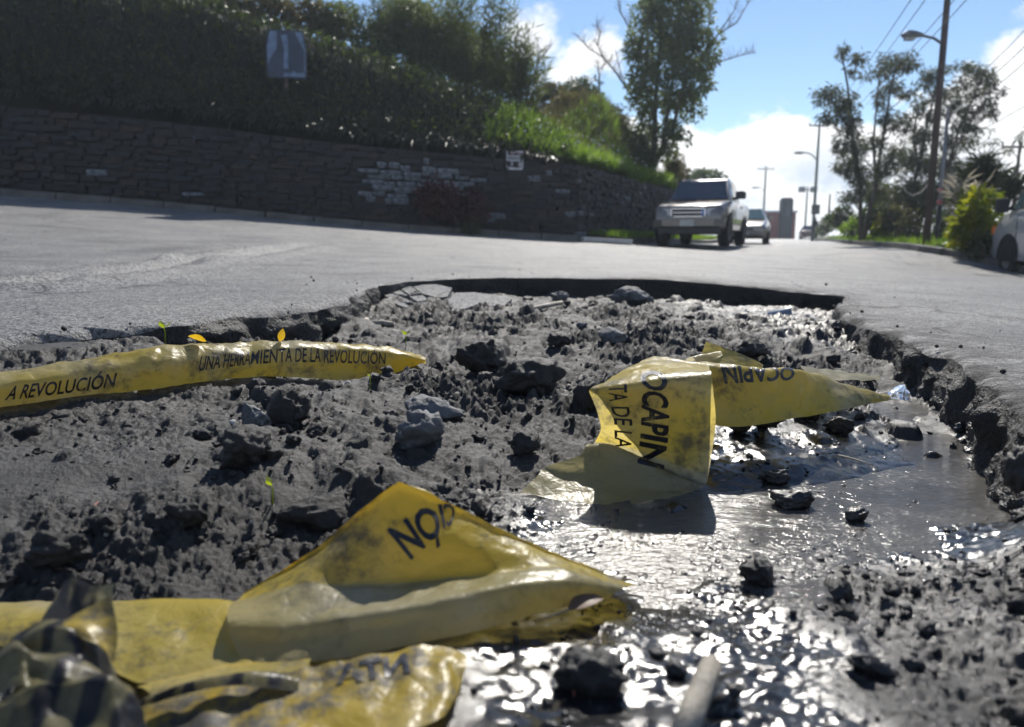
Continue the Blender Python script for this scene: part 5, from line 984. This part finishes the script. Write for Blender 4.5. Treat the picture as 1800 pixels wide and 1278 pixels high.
sheet('rolled_fold', [[(1200, 637, 1.69), (1215, 628, 1.67), (1228, 640, 1.66)], [(1232, 632, 1.71), (1240, 622, 1.69), (1246, 638, 1.67)], [(1262, 620, 1.72), (1267, 617, 1.71), (1270, 625, 1.69)]], 'tape_lit', T2, i2, 8, 8, .001, 3.0)
sheet('flat_end', [[(1408, 640, 1.98), (1412, 650, 1.93), (1425, 664, 1.87)], [(1445, 650, 2.02), (1455, 658, 1.96), (1470, 668, 1.90)], [(1500, 655, 2.06), (1510, 661, 2.02), (1515, 668, 1.98)], [(1545, 660, 2.10), (1546, 664, 2.08), (1548, 668, 2.06)]], 'tape_lit', T2, i2, 8, 8, .004, 5.0)
lettering('OCAPIN', [(0, (1126, 650), (1172, 654)), (.18, (1130, 678), (1172, 684)), (.5, (1130, 725), (1176, 732)), (.75, (1128, 762), (1174, 770)), (1, (1122, 815), (1166, 826))], [mA], T2, i2, .03)
lettering('TA DE LA', [(0, (1070, 678), (1102, 676)), (.3, (1072, 705), (1104, 705)), (.6, (1080, 740), (1112, 742)), (1, (1082, 785), (1110, 790))], [mA], T2, i2, .012)
lettering('OCAPIN', [(0, (1398, 648), (1394, 668)), (.5, (1335, 642), (1338, 671)), (1, (1266, 640), (1274, 674))], [mB], T2, i2, .03)

# the pointed fold in the foreground, with the length it pulls along
T3, i3 = tape('yellow tape folded into a tent in the foreground with upside down lettering', 690, 1015, .9)
t3 = sheet('tent_fold', [[(440, 1040, 1.02), (550, 1000, 1.06), (630, 960, 1.08), (702, 930, 1.09), (790, 950, 1.08), (900, 985, 1.05), (1000, 1010, 1.02), (1118, 1030, .96)],
    [(432, 1043, .94), (556, 966, .955), (638, 896, .968), (702, 851, .978), (800, 893, .972), (900, 943, .966), (1000, 984, .955), (1116, 1027, .935)],
    [(430, 1045, .935), (553, 972, .945), (634, 908, .955), (700, 864, .960), (800, 902, .956), (900, 948, .952), (996, 986, .945), (1112, 1028, .93)],
    [(426, 1049, .92), (540, 1000, .915), (620, 962, .92), (697, 945, .92), (800, 955, .92), (900, 972, .925), (985, 990, .93), (1106, 1030, .922)],
    [(420, 1052, .905), (528, 1022, .893), (605, 1022, .893), (692, 1017, .895), (800, 1010, .90), (900, 1000, .905), (978, 994, .91), (1102, 1032, .915)],
    [(410, 1058, .885), (510, 1040, .875), (600, 1040, .875), (690, 1036, .875), (800, 1024, .88), (900, 1008, .89), (988, 998, .90), (1098, 1034, .91)],
    [(402, 1068, .855), (500, 1064, .85), (600, 1062, .85), (690, 1055, .853), (800, 1036, .862), (900, 1015, .878), (1000, 1006, .89), (1092, 1036, .905)],
    [(400, 1092, .82), (500, 1096, .81), (600, 1084, .815), (700, 1070, .825), (800, 1050, .838), (900, 1030, .855), (1000, 1022, .875), (1085, 1040, .90)],
    [(408, 1125, .805), (500, 1130, .795), (600, 1115, .805), (700, 1100, .815), (800, 1085, .825), (900, 1064, .845), (990, 1045, .870), (1078, 1045, .895)],
    [(425, 1160, .785), (500, 1168, .775), (600, 1158, .785), (700, 1138, .80), (800, 1118, .82), (890, 1096, .84), (980, 1070, .868), (1070, 1052, .895)]], 'tape_lit', T3, i3, 8, 9, .0018, 6.0, .75)
# the tent keeps plain yellow; the lying length has sunlit whiteness painted in
t3.data.materials.append(M['tape']); nuv = 7*9
for p in t3.data.polygons: p.material_index = 1 if (p.index//nuv) < 8*4 + 2 else 0
lettering('CIÓN', [(0, (800, 884), (798, 920)), (.33, (774, 888), (782, 930)), (.5, (745, 895), (770, 942)), (1, (682, 934), (722, 984))], [t3], T3, i3, .03)
sheet('ground_length', [[(-70, 1058, .93), (-70, 1064, .90), (-70, 1085, .86), (-70, 1125, .82)], [(40, 1056, .94), (40, 1063, .90), (40, 1090, .85), (40, 1140, .80)], [(130, 1057, .94), (130, 1064, .90), (135, 1100, .84), (140, 1160, .78)], [(210, 1056, .94), (210, 1062, .90), (205, 1110, .835), (200, 1180, .77)], [(280, 1053, .94), (280, 1059, .90), (270, 1115, .83), (250, 1200, .755)], [(350, 1051, .94), (350, 1058, .90), (345, 1110, .84), (335, 1192, .76)], [(410, 1055, .93), (410, 1062, .895), (425, 1105, .84), (430, 1172, .775)], [(470, 1088, .89), (470, 1090, .87), (480, 1115, .84), (490, 1158, .79)], [(555, 1140, .82), (553, 1141, .81), (552, 1144, .805), (550, 1150, .80)]], 'tape', T3, i3, 8, 8, .002, 9.0)
sheet('under_fold', [[(240, 1206, .752), (255, 1212, .742), (275, 1232, .72)], [(320, 1186, .765), (340, 1196, .748), (360, 1216, .72)], [(430, 1160, .79), (440, 1176, .765), (450, 1200, .735)], [(548, 1143, .808), (545, 1160, .775), (540, 1184, .75)]], 'tape', T3, i3, 8, 8, .0015, 10.0)
sheet('soiled_end', [[(200, 1262, .70), (210, 1290, .67), (230, 1330, .63)], [(330, 1222, .715), (335, 1250, .685), (345, 1310, .635)], [(450, 1195, .735), (450, 1226, .70), (455, 1300, .635)], [(570, 1172, .75), (575, 1208, .71), (580, 1300, .635)], [(680, 1150, .765), (690, 1190, .72), (690, 1290, .64)], [(770, 1134, .775), (780, 1178, .73), (770, 1265, .655)], [(818, 1155, .765), (815, 1185, .735), (805, 1222, .70)]], 'tape_dirty', T3, i3, 8, 9, .004, 12.0)
sheet('striped_edge', [[(225, 1242, .70), (235, 1236, .692), (240, 1246, .685)], [(300, 1212, .705), (308, 1206, .695), (318, 1222, .687)], [(390, 1190, .715), (396, 1186, .705), (402, 1206, .695)], [(470, 1182, .725), (474, 1184, .713), (476, 1210, .70)], [(524, 1190, .73), (526, 1196, .72), (524, 1216, .71)]], 'tape_band', T3, i3, 8, 8, .001, 14.0)
lettering('NTA', [(0, (722, 1182), (715, 1150)), (1, (590, 1205), (588, 1172))], [o for o in T3.children if o.name.startswith('soiled_end')], T3, i3, .04)
# the bunched tape at the lower left
T5, i5 = tape('bunched dark striped tape heaped in the bottom left corner', 120, 1240, .64)
sheet('upright_flap', [[(70, 1092, .72), (60, 1130, .71), (50, 1170, .70)], [(98, 1050, .73), (104, 1105, .715), (95, 1160, .70)], [(125, 1016, .74), (142, 1090, .712), (145, 1155, .69)], [(165, 1030, .74), (172, 1085, .718), (180, 1150, .685)], [(199, 1024, .735), (196, 1090, .70), (204, 1140, .685)]], 'tape_band', T5, i5, 8, 8, .002, 1.5, .5)
sheet('turned_down_corner', [[(70, 1098, .70), (100, 1102, .67), (150, 1125, .655)], [(130, 1082, .70), (150, 1100, .67), (180, 1135, .655)], [(197, 1046, .705), (207, 1115, .675), (200, 1165, .66)]], 'tape_dirty', T5, i5, 8, 8, .002, 2.5)
sheet('rear_loop', [[(-60, 1200, .66), (-60, 1206, .645), (-62, 1235, .63), (-60, 1262, .615)], [(0, 1150, .67), (2, 1156, .65), (8, 1180, .648), (5, 1215, .615)], [(42, 1108, .68), (52, 1116, .655), (40, 1150, .645), (60, 1190, .615)], [(100, 1092, .685), (108, 1102, .66), (118, 1140, .65), (120, 1180, .62)], [(158, 1120, .69), (166, 1128, .668), (158, 1160, .645), (165, 1190, .63)], [(207, 1180, .69), (206, 1186, .675), (202, 1205, .66), (200, 1225, .645)]], 'tape_band', T5, i5, 9, 9, .0025, 3.5, .7)
sheet('middle_loop', [[(-50, 1184, .63), (-52, 1196, .615), (-45, 1215, .612), (-40, 1240, .60)], [(22, 1124, .645), (27, 1136, .63), (34, 1165, .62), (30, 1205, .605)], [(58, 1148, .64), (62, 1158, .627), (56, 1190, .618), (65, 1220, .60)], [(112, 1152, .64), (112, 1164, .628), (120, 1195, .61), (115, 1230, .60)], [(178, 1182, .645), (183, 1190, .632), (176, 1212, .625), (180, 1240, .61)], [(237, 1212, .65), (236, 1220, .636), (234, 1235, .63), (232, 1250, .62)]], 'tape_band', T5, i5, 9, 9, .0025, 5.5, .7)
sheet('front_loop', [[(-60, 1262, .60), (-60, 1270, .585), (-60, 1300, .575), (-60, 1340, .56)], [(8, 1228, .61), (12, 1238, .592), (4, 1275, .58), (10, 1320, .56)], [(55, 1190, .62), (60, 1202, .60), (68, 1255, .582), (60, 1310, .56)], [(122, 1187, .625), (120, 1198, .603), (112, 1250, .59), (125, 1305, .56)], [(185, 1184, .625), (190, 1196, .604), (198, 1250, .585), (190, 1305, .565)], [(228, 1213, .625), (231, 1222, .607), (224, 1265, .59), (232, 1310, .57)], [(254, 1250, .62), (253, 1260, .606), (256, 1290, .595), (255, 1320, .58)]], 'tape_band', T5, i5, 9, 9, .003, 7.5, .7)

# ------------------------------------------------------------------ slabs of broken surfacing under the far edge
ZP = [((360, 118), (500, 120), (585, 140), (560, 182), (505, 192), (432, 165)), ((290, 129), (355, 122), (415, 168), (360, 173)), ((205, 143), (284, 133), (352, 176), (296, 172)), ((207, 152), (296, 177), (380, 213), (330, 208), (232, 182)), ((237, 188), (330, 214), (380, 248), (300, 228)), ((356, 180), (430, 174), (462, 203), (400, 209)), ((390, 216), (452, 210), (485, 240), (470, 254), (402, 249)), ((560, 200), (602, 166), (700, 164), (880, 180), (902, 196), (860, 234), (700, 234), (592, 268), (570, 240))]
labs = ['broken asphalt slab at the top of the cracked cluster under the far edge', None, None, None, None, None, None, 'largest broken asphalt slab lying flat right of the cracked cluster']
def slab_pt(px, py): z = -.025 - .085*(py - 499)/46; return onz(px, py, z)
for k, poly in enumerate(ZP):
    top_ = [slab_pt(600 + x/3, 460 + y/3) for x, y in poly]; c = sum(top_, Vector())/len(top_); bm = bmesh.new(); vs_ = [bm.verts.new((p - c)*.985 + Vector((0, 0, random.uniform(-.004, .004)))) for p in top_]; f = bm.faces.new(vs_); f.normal_update()
    if f.normal.z < 0: f.normal_flip()
    r = bmesh.ops.extrude_face_region(bm, geom=[f])
    for v in [q for q in r['geom'] if isinstance(q, bmesh.types.BMVert)]: v.co.z -= .10; v.co.xy *= .96
    bmesh.ops.recalc_face_normals(bm, faces=bm.faces); o = bm_obj('asphalt_slab', bm, M['asphalt'], loc=c); tag(o, labs[k] or 'small cracked piece of asphalt sunk under the far left edge', 'asphalt piece', 'cracked asphalt pieces')

# ------------------------------------------------------------------ small litter
def leaf_obj(name, label, px, py, d, ln, wd, mat, rot, cat='leaf', stem=None, n=8):
    o = empty(name, at(px, py, d)); tag(o, label, cat); o.rotation_euler = rot; bm = bmesh.new(); L_, R_, C_ = [], [], []
    for k in range(n + 1):
        u = k/n; w_ = wd*math.sin(math.pi*min(1, u*.94 + .03))**.8*(1 - .25*u); zc = .12*ln*math.sin(u*2.6); C_.append(bm.verts.new((u*ln, 0, zc))); L_.append(bm.verts.new((u*ln, w_/2, zc + .12*w_))); R_.append(bm.verts.new((u*ln, -w_/2, zc + .12*w_)))
    for k in range(n): bm.faces.new((C_[k], C_[k+1], L_[k+1], L_[k])); bm.faces.new((R_[k], R_[k+1], C_[k+1], C_[k]))
    bm_obj('blade', bm, M[mat], o, True)
    tube_obj('stalk', [(0, 0, 0), (-ln*.4, .02*ln, -.05*ln), (-ln*.9, .1*ln, -.15*ln)], [.0012, .001, .0008], M['plume'], o, 5); return o
leaf_obj('fallen_leaf', 'yellow leaf lying on the long tape, left one', 362, 600, 1.93, .045, .022, 'yleaf', (R(60), R(-15), R(185)))
leaf_obj('fallen_leaf', 'small upright yellow leaf on the long tape, right one', 492, 600, 2.08, .036, .022, 'yleaf', (R(90), R(-75), R(20)))
leaf_obj('fallen_leaf', 'brown curled leaf at the left edge above the tape', 20, 1045, 1.0, .09, .05, 'dead', (R(20), R(-10), R(10)))
leaf_obj('fallen_leaf', 'orange brown leaf by the right tip of the tent tape', 1000, 1072, .86, .05, .03, 'dead', (R(10), R(0), R(30)))
def sprout(label, px, py, d, h, n):
    o = empty('sprout', at(px, py, d)); tag(o, label, 'sprout'); tube_obj('stem', [(0, 0, -.02), (.002, 0, h*.5), (0, 0, h*.8)], [.0015, .0012, .0008], M['sprout'], o, 5)
    for k in range(n):
        a = k*2.3; bm = bmesh.new(); d_ = Vector((math.cos(a)*.8, math.sin(a)*.8, .7)); s_ = d_.cross(Vector((0, 0, 1))).normalized(); b0 = Vector((0, 0, h*.72)); bm.faces.new([bm.verts.new(p) for p in (b0, b0 + d_*h*.3 + s_*h*.16, b0 + d_*h*.62, b0 + d_*h*.3 - s_*h*.16)]); bm_obj('leaf', bm, M['sprout'], o)
sprout('yellow green seedling beyond the tip of the long tape', 713, 606, 2.6, .045, 5); sprout('tiny green seedling on the soil left of the tent tape', 478, 880, 1.22, .035, 3); sprout('thin green weed at the foot of the left edge', 290, 600, 2.15, .05, 4); sprout('green seedling just under the long tape, right part', 650, 672, 1.95, .02, 3)
def stick(name, label, pts, r, mat, cat='stick', n=7): return tag(tube_obj(name, [at(*p) for p in pts], r, M[mat], None, n), label, cat)
stick('dead_branch', 'pale dead branch lying in the far part of the hole', [(892, 558, 3.75), (925, 546, 3.9), (955, 539, 4.0), (988, 532, 4.1)], [.012, .015, .013, .012], 'wood', 'branch')
stick('dead_branch', 'short broken branch below the left cracked slabs', [(652, 571, 3.3), (672, 568, 3.32), (692, 571, 3.3)], [.014, .015, .012], 'wood', 'branch'); stick('dead_branch', 'stub of branch left of the short broken one', [(632, 572, 3.25), (645, 562, 3.35)], [.012, .012], 'wood', 'branch')
stick('stick', 'pale weathered stick standing at the bottom right of centre', [(1250, 1168, .70), (1237, 1200, .67), (1218, 1250, .625), (1200, 1300, .59)], [.011, .012, .012, .012], 'wood')
stick('twig', 'thin straw lying on the wet mud right of the upright tape', [(1474, 800, 1.55), (1505, 808, 1.5), (1534, 818, 1.46)], .0018, 'wood', 'twig'); stick('twig', 'dark red twig standing in the mud at the bottom centre', [(990, 1168, .77), (1005, 1200, .745), (1018, 1260, .70)], .0014, 'twig', 'twig'); stick('twig', 'forked red brown stem beside the soiled tape end', [(805, 1150, .79), (822, 1178, .77), (832, 1230, .73)], .002, 'twig', 'twig'); stick('twig', 'short red straw on the soil at left', [(148, 915, 1.12), (158, 898, 1.14), (172, 882, 1.16)], .0015, 'twig', 'twig')
# plastic cup and scraps
cpo = empty('plastic_cup', at(1370, 557, 3.9)); tag(cpo, 'bluish plastic cup lying under the far right edge', 'cup'); cpo.rotation_euler = (R(80), R(12), R(75))
bm = bmesh.new(); rs = []
for (z, r) in ((-.055, .0), (-.055, .033), (-.05, .035), (.04, .043), (.055, .045), (.055, .042), (.04, .040), (-.045, .032)): rs.append([bm.verts.new((max(r, .0005)*math.cos(a), max(r, .0005)*math.sin(a), z)) for a in (6.2832*k/24 for k in range(24))])
for a, b in zip(rs, rs[1:]):
    for k in range(24): bm.faces.new((a[k], a[(k+1) % 24], b[(k+1) % 24], b[k]))
bm_obj('body', bm, M['plastic'], cpo, True)
bm = bmesh.new(); bmesh.ops.create_cone(bm, segments=24, radius1=.046, radius2=.046, depth=.006, matrix=Matrix.Translation((0, 0, .055))); bm_obj('rim', bm, M['plastic'], cpo, True)
fo, fi_ = tape('clear plastic scrap by the water at the right edge', 1585, 695, 1.95, 'plastic_scrap'); fo['category'] = 'plastic scrap'
sheet('film', [[(1560, 700, 1.95), (1562, 690, 1.97), (1575, 680, 2.0)], [(1580, 702, 1.93), (1582, 686, 1.96), (1590, 676, 2.0)], [(1600, 704, 1.95), (1598, 692, 1.97), (1592, 680, 2.0)]], 'film', fo, fi_, 8, 8, .004, 1.0)

# ------------------------------------------------------------------ the soil gives way under the tape lying on it
low = np.full((NRW, NCL), 9.0)
for Q in SHEETS:
    q = Q.reshape(-1, 3); i = np.clip(np.searchsorted(yy, q[:, 1]), 0, NRW - 1); j = np.clip(np.searchsorted(uu, (q[:, 0] - .04)/(.86*q[:, 1] + .22)), 0, NCL - 1); np.minimum.at(low, (i, j), q[:, 2])
def spread_min(A, n, inc=0.0):
    for _ in range(n):
        B = A.copy()
        for ax, sh in ((0, 1), (0, -1), (1, 1), (1, -1)): B = np.minimum(B, np.roll(A, sh, ax) + inc)
        A = B
    return A
low = spread_min(low, 4)
off = np.where(low < 5, np.maximum(0, GZ - (low - .006)), 0)           # how far it has to give
off = -spread_min(-off, 120, np.repeat((.0024*yy*.32)[:, None], NCL, 1))  # and the ground round about sinks with it
GZ = np.minimum(GZ - off, low - .005)
FLOOR.data.vertices.foreach_set('co', np.stack([GX, GY, GZ], -1).astype(np.float32).ravel()[:len(FLOOR.data.vertices)*3]); FLOOR.data.update()

# ------------------------------------------------------------------ clods, stones
def ico(sub):
    bm = bmesh.new(); bmesh.ops.create_icosphere(bm, subdivisions=sub, radius=1.0); v = np.array([x.co[:] for x in bm.verts]); f = np.array([[x.index for x in q.verts] for q in bm.faces]); bm.free(); return v, f
def rock_shape(sub, seed, rough=.28, angular=0.0, freq=1.3):
    v, f = ico(sub); n = fbm(v[:, 0]*freq + seed*7.3, v[:, 1]*freq, v[:, 2]*freq + seed, 4, .55); r = 1 + rough*n
    v = v*r[:, None]
    if angular:
        rg = np.random.default_rng(int(seed*100) + 5)
        for k in range(9):
            d = rg.normal(size=3); d /= np.linalg.norm(d); h = rg.uniform(.5, .85); pr = v @ d; over = np.maximum(pr - h, 0); v = v - angular*over[:, None]*d[None]
    return v, f
def rot_rand(n):
    q = rng.normal(size=(n, 4)); q /= np.linalg.norm(q, axis=1)[:, None]; w_, x, y, z = q.T
    return np.stack([np.stack([1-2*(y*y+z*z), 2*(x*y-z*w_), 2*(x*z+y*w_)], -1), np.stack([2*(x*y+z*w_), 1-2*(x*x+z*z), 2*(y*z-x*w_)], -1), np.stack([2*(x*z-y*w_), 2*(y*z+x*w_), 1-2*(x*x+y*y)], -1)], 1)
def scatter_rocks(name, n, sub, smin, smax, power, label, seedbase):
    shapes = [rock_shape(sub, seedbase + k*1.37, .62 if sub > 1 else .35, .45, 2.1 if sub > 1 else 1.5) for k in range(9)]
    yq = .62*np.exp(rng.random(n*16)*math.log(5.0/.62)); xq = rng.uniform(-1, 1, n*16)*(.75*yq + .15)
    z, wv, sdv = gzv(xq, yq); ok = (sdv > .02); ok &= low[np.clip(np.searchsorted(yy, yq), 0, NRW - 1), np.clip(np.searchsorted(uu, (xq - .04)/(.86*yq + .22)), 0, NCL - 1)] > z + .03
    dens = .25 + .75*sstep(-.15, .35, fbm(xq*2.3, yq*2.3, 3.1, 3)); dens *= np.where(xq < -.30 - .22*yq, .35, 1.0)
    dens *= np.where(z < WLEV - .004, .04, 1.0); dens *= 1 - .88*np.clip(wv, 0, 1)
    ok &= rng.random(n*16) < dens; s_ = np.nonzero(ok)[0][:n]; xq, yq, z, wv = xq[s_], yq[s_], z[s_], wv[s_]; n = len(s_)
    sz = smin + (smax - smin)*rng.random(n)**power; Rm = rot_rand(n); stq = rng.uniform(.65, 1.2, (n, 3))
    V, F_, Wt, off = [], [], [], 0
    for k in range(n):
        v, f = shapes[k % 9]; p = (v*stq[k]) @ Rm[k].T*sz[k]; p[:, 2] *= .8; p += (xq[k], yq[k], z[k] + sz[k]*.22); V.append(p); F_.append(f + off); off += len(v); Wt.append(np.full(len(v), wv[k]*.55))
    me = mesh_np(name, np.concatenate(V), np.concatenate(F_), True); a_ = me.attributes.new('wet', 'FLOAT', 'POINT'); a_.data.foreach_set('value', np.concatenate(Wt).astype(np.float32))
    return kind(put(name, me, M['soil']), 'stuff', label)
scatter_rocks('soil_clods', 380, 3, .006, .028, 2.4, 'dark crumbly clods of soil scattered over the floor of the hole', 1.0)
scatter_rocks('soil_crumbs', 4600, 1, .0016, .0075, 2.6, 'fine crumbs of soil and grit strewn over the floor of the hole', 20.0)
scatter_rocks('pale_grit', 90, 2, .002, .009, 2.0, 'pale grit and pebbles mixed into the dark soil', 40.0).data.materials[0] = M['stone_pale']
# smooth flattened beads added over the slurry, shaped to throw sun glints
n = 14000; yq = .56*np.exp(rng.random(n)*math.log(2.0/.56)); xq = rng.uniform(-.3, 1, n)*(.72*yq + .1); z, wv, sdv = gzv(xq, yq)
dens = sstep(-.1, .35, fbm(xq*5, yq*5, 9.1, 3))*sstep(.3, .8, wv)*np.where(xq > .35, .6, 1.0)*np.where(z < WLEV, .55, 1.0)*sstep(.9, .3, np.abs(xq - .26*yq)/(.5*yq)); dens *= low[np.clip(np.searchsorted(yy, yq), 0, NRW - 1), np.clip(np.searchsorted(uu, (xq - .04)/(.86*yq + .22)), 0, NCL - 1)] > z + .03
s_ = np.nonzero((sdv > .02) & (rng.random(n) < dens))[0][:1500]; v0, f0 = ico(2); V, F_, o_ = [], [], 0; Rm = rot_rand(len(s_))
for q, k in enumerate(s_):
    sz = (.0013 + .0042*rng.random()**2.4)*(.55 + .45*float(sstep(.7, 1.1, yq[k]))); v = v0*np.array([1, rng.uniform(.7, 1), rng.uniform(.22, .38)])*sz; a = rng.normal(0, .12, 2); th = rng.uniform(0, 6.28); c, s1_ = math.cos(th), math.sin(th)
    v = np.stack([v[:, 0]*c - v[:, 1]*s1_, v[:, 0]*s1_ + v[:, 1]*c, v[:, 2]], 1); v[:, 2] += v[:, 0]*a[0] + v[:, 1]*a[1]; V.append(v + (xq[k], yq[k], max(z[k], WLEV) + .0008)); F_.append(f0 + o_); o_ += len(v0)
kind(put('glint_beads', mesh_np('glint_beads', np.concatenate(V), np.concatenate(F_), True), M['glint_beads']), 'stuff', 'flattened wet beads added over the slurry to make sun glints')
# loose grit on the road round the hole
n = 420; k = rng.integers(0, NR, n); off = .02 + rng.random(n)**2.2*1.1; xq, yq = rx[k] + ox[k]*off + rng.normal(0, .02, n), ry[k] + oy[k]*off + rng.normal(0, .02, n); zq = ZR(xq, yq); V, F_, o_ = [], [], 0; shp = [rock_shape(1, 60 + q, .35, .4) for q in range(6)]; Rm = rot_rand(n)
for q in range(n):
    v, f = shp[q % 6]; sz = (.0018 + .008*rng.random()**3.5); V.append((v @ Rm[q].T)*sz + (xq[q], yq[q], zq[q] + sz*.6)); F_.append(f + o_); o_ += len(v)
kind(put('road_grit', mesh_np('road_grit', np.concatenate(V), np.concatenate(F_), True), M['soil']), 'stuff', 'grit and crumbs of soil scattered on the road round the hole')
#
gx, gy = [], []
def stone(name, px, py, wpx, hpx, label, mat='soil', z=None, seed=1.0, ang=.6, wet=0.0, tilt=0.0, flat=1.0, cat='clod', group=None, rough=.32, dd=None):
    if dd is None:                                # where the sight line of its foot meets the floor
        d = 1.5
        for _ in range(40):
            p = at(px, py + hpx*.42, d); h = max(gz(p.x, p.y), WLEV); d2 = (CAM_H - h)/max(1e-3, (CAM_H - p.z)/d); d += (d2 - d)*.4
        d += wpx*.18/FPX*d
    else: d = dd
    c = at(px, py, d); sx, sz_ = wpx*.5/FPX*d, hpx*.5/FPX*d
    v, f = rock_shape(4, seed, rough*1.35, ang, 1.6); v = v*(1 + .10*fbm(v[:, 0]*4.5 + seed, v[:, 1]*4.5, v[:, 2]*4.5, 4, .65))[:, None]
    v = v/np.abs(v).max(0); v = v*np.array([sx, (sx + sz_)*.5*flat, sz_*1.12]); ca, sa = math.cos(tilt), math.sin(tilt); v = np.stack([v[:, 0]*ca - v[:, 2]*sa, v[:, 1], v[:, 0]*sa + v[:, 2]*ca], 1)
    me = mesh_np(name, v, f, True); a_ = me.attributes.new('wet', 'FLOAT', 'POINT'); a_.data.foreach_set('value', np.full(len(v), wet, np.float32))
    o = put(name, me, M[mat], loc=c); return tag(o, label, cat, group)
SO = 'dark earth clods'
stone('flat_stone', 748, 722, 150, 50, 'long flat grey stone tilted behind the rounded boulder', 'stone', seed=2.2, ang=.9, tilt=-.25, flat=.9, cat='stone')
stone('boulder', 742, 758, 100, 72, 'rounded grey boulder in front of the long flat stone', 'stone', seed=3.1, ang=.5, cat='stone')
stone('clod', 432, 780, 115, 95, 'dark ridged clod with a humped back left of centre', seed=4.4, ang=.5, tilt=.15)
stone('clod', 500, 720, 85, 75, 'pointed earth clod just under the long yellow tape', seed=5.1, ang=.9)
stone('clod', 448, 735, 62, 52, 'grey stony clod between the humped clod and the long tape', 'stone', seed=6.7, ang=.8)
stone('pebble', 409, 745, 18, 16, 'small pale tan pebble by the humped clod', 'slab', seed=1.9, ang=.2, cat='pebble')
stone('clod', 935, 660, 135, 72, 'broad earth clod at the centre of the hole', seed=7.2, ang=.6)
stone('clod', 850, 632, 105, 70, 'big crumbly earth lump left of the broad central clod', seed=8.8, ang=.6)
stone('clod', 925, 780, 62, 46, 'lumpy clod to the left of the upright folded tape', seed=9.5, ang=.7)
stone('clod', 1030, 690, 62, 64, 'tall dark clod touching the left edge of upright tape', seed=10.1, ang=.8)
stone('clod', 985, 595, 52, 30, 'small humped clod behind the broad central clod', seed=11.3, ang=.5)
stone('clod', 1075, 590, 60, 38, 'grey blocky clod behind the upright folded tape', 'stone', seed=12.4, ang=.8)
stone('clod', 1320, 615, 70, 40, 'dark clod behind the raised yellow flap of tape', seed=13.9, ang=.7)
stone('boulder', 1110, 522, 92, 34, 'low rounded boulder under the far edge of hole', 'stone', seed=14.2, ang=.4, cat='stone')
stone('cobble', 985, 522, 36, 18, 'pale bluish cobble below the far road edge', 'stone', seed=15.8, ang=.3, cat='stone')
stone('cobble', 1022, 572, 24, 12, 'little light grey cobble in the far part of floor', 'stone', seed=16.8, ang=.3, cat='stone')
stone('clod', 1345, 728, 0+74, 60, 'rounded clod half burying the right end of folded tape', seed=17.2, ang=.4)
stone('clod', 1425, 712, 66, 56, 'clod topped with a pale crust before the right tape', seed=18.3, ang=.4)
stone('clod', 1300, 745, 48, 42, 'small knobbly clod right beside the upright tape', seed=19.1, ang=.4)
stone('clod', 1478, 745, 64, 36, 'low wet clod at the right of mound by water', seed=20.5, ang=.5, wet=.4)
stone('clod', 1365, 838, 62, 30, 'flat dark clod at the edge of glittering mud', seed=21.7, ang=.4, wet=.5)
stone('clod', 1392, 878, 82, 36, 'dark wet lump standing in the shallow water', seed=22.3, ang=.5, wet=.7)
stone('clod', 1508, 906, 50, 32, 'small wet lump standing right of larger one in water', seed=23.9, ang=.6, wet=.8)
stone('clod', 1690, 752, 36, 20, 'shiny lump in the water near the broken edge', seed=24.1, ang=.6, wet=.8)
stone('clod', 1335, 1005, 78, 62, 'tall black mud lump with a rounded top, foreground right', seed=25.6, ang=.4, wet=.35)
stone('clod', 1475, 1035, 62, 46, 'pointed wet mud lump right of the tall black one', seed=26.4, ang=.8, wet=.5)
stone('clod', 1530, 1170, 90, 46, 'slanting black mud lump near the bottom right', seed=27.5, ang=.6, wet=.6, tilt=-.35)
stone('clod', 1600, 1165, 58, 24, 'thin black mud lump right of the slanting one', seed=28.2, ang=.6, wet=.6, tilt=-.15)
stone('clod', 1040, 1185, 150, 85, 'large dark hummock at the bottom below the tape', seed=29.4, ang=.4, wet=.35)
stone('clod', 100, 965, 130, 80, 'big dark clod at the left edge above the tape', seed=30.7, ang=.5)
stone('clod', 560, 900, 170, 64, 'long low clod behind the pointed tape fold', seed=31.6, ang=.5)
stone('clod', 330, 905, 80, 60, 'blocky dark clod left of the long low clod', seed=32.6, ang=.7)
stone('clod', 1790, 830, 46, 90, 'wet earth lump slumped against the right road edge', seed=33.1, ang=.3, wet=.5, dd=1.06)
stone('grit_stone', 1452, 500, 6, 5, 'tiny dark stone lying on road beyond the hole', 'black', seed=2.9, dd=5.3, cat='pebble')
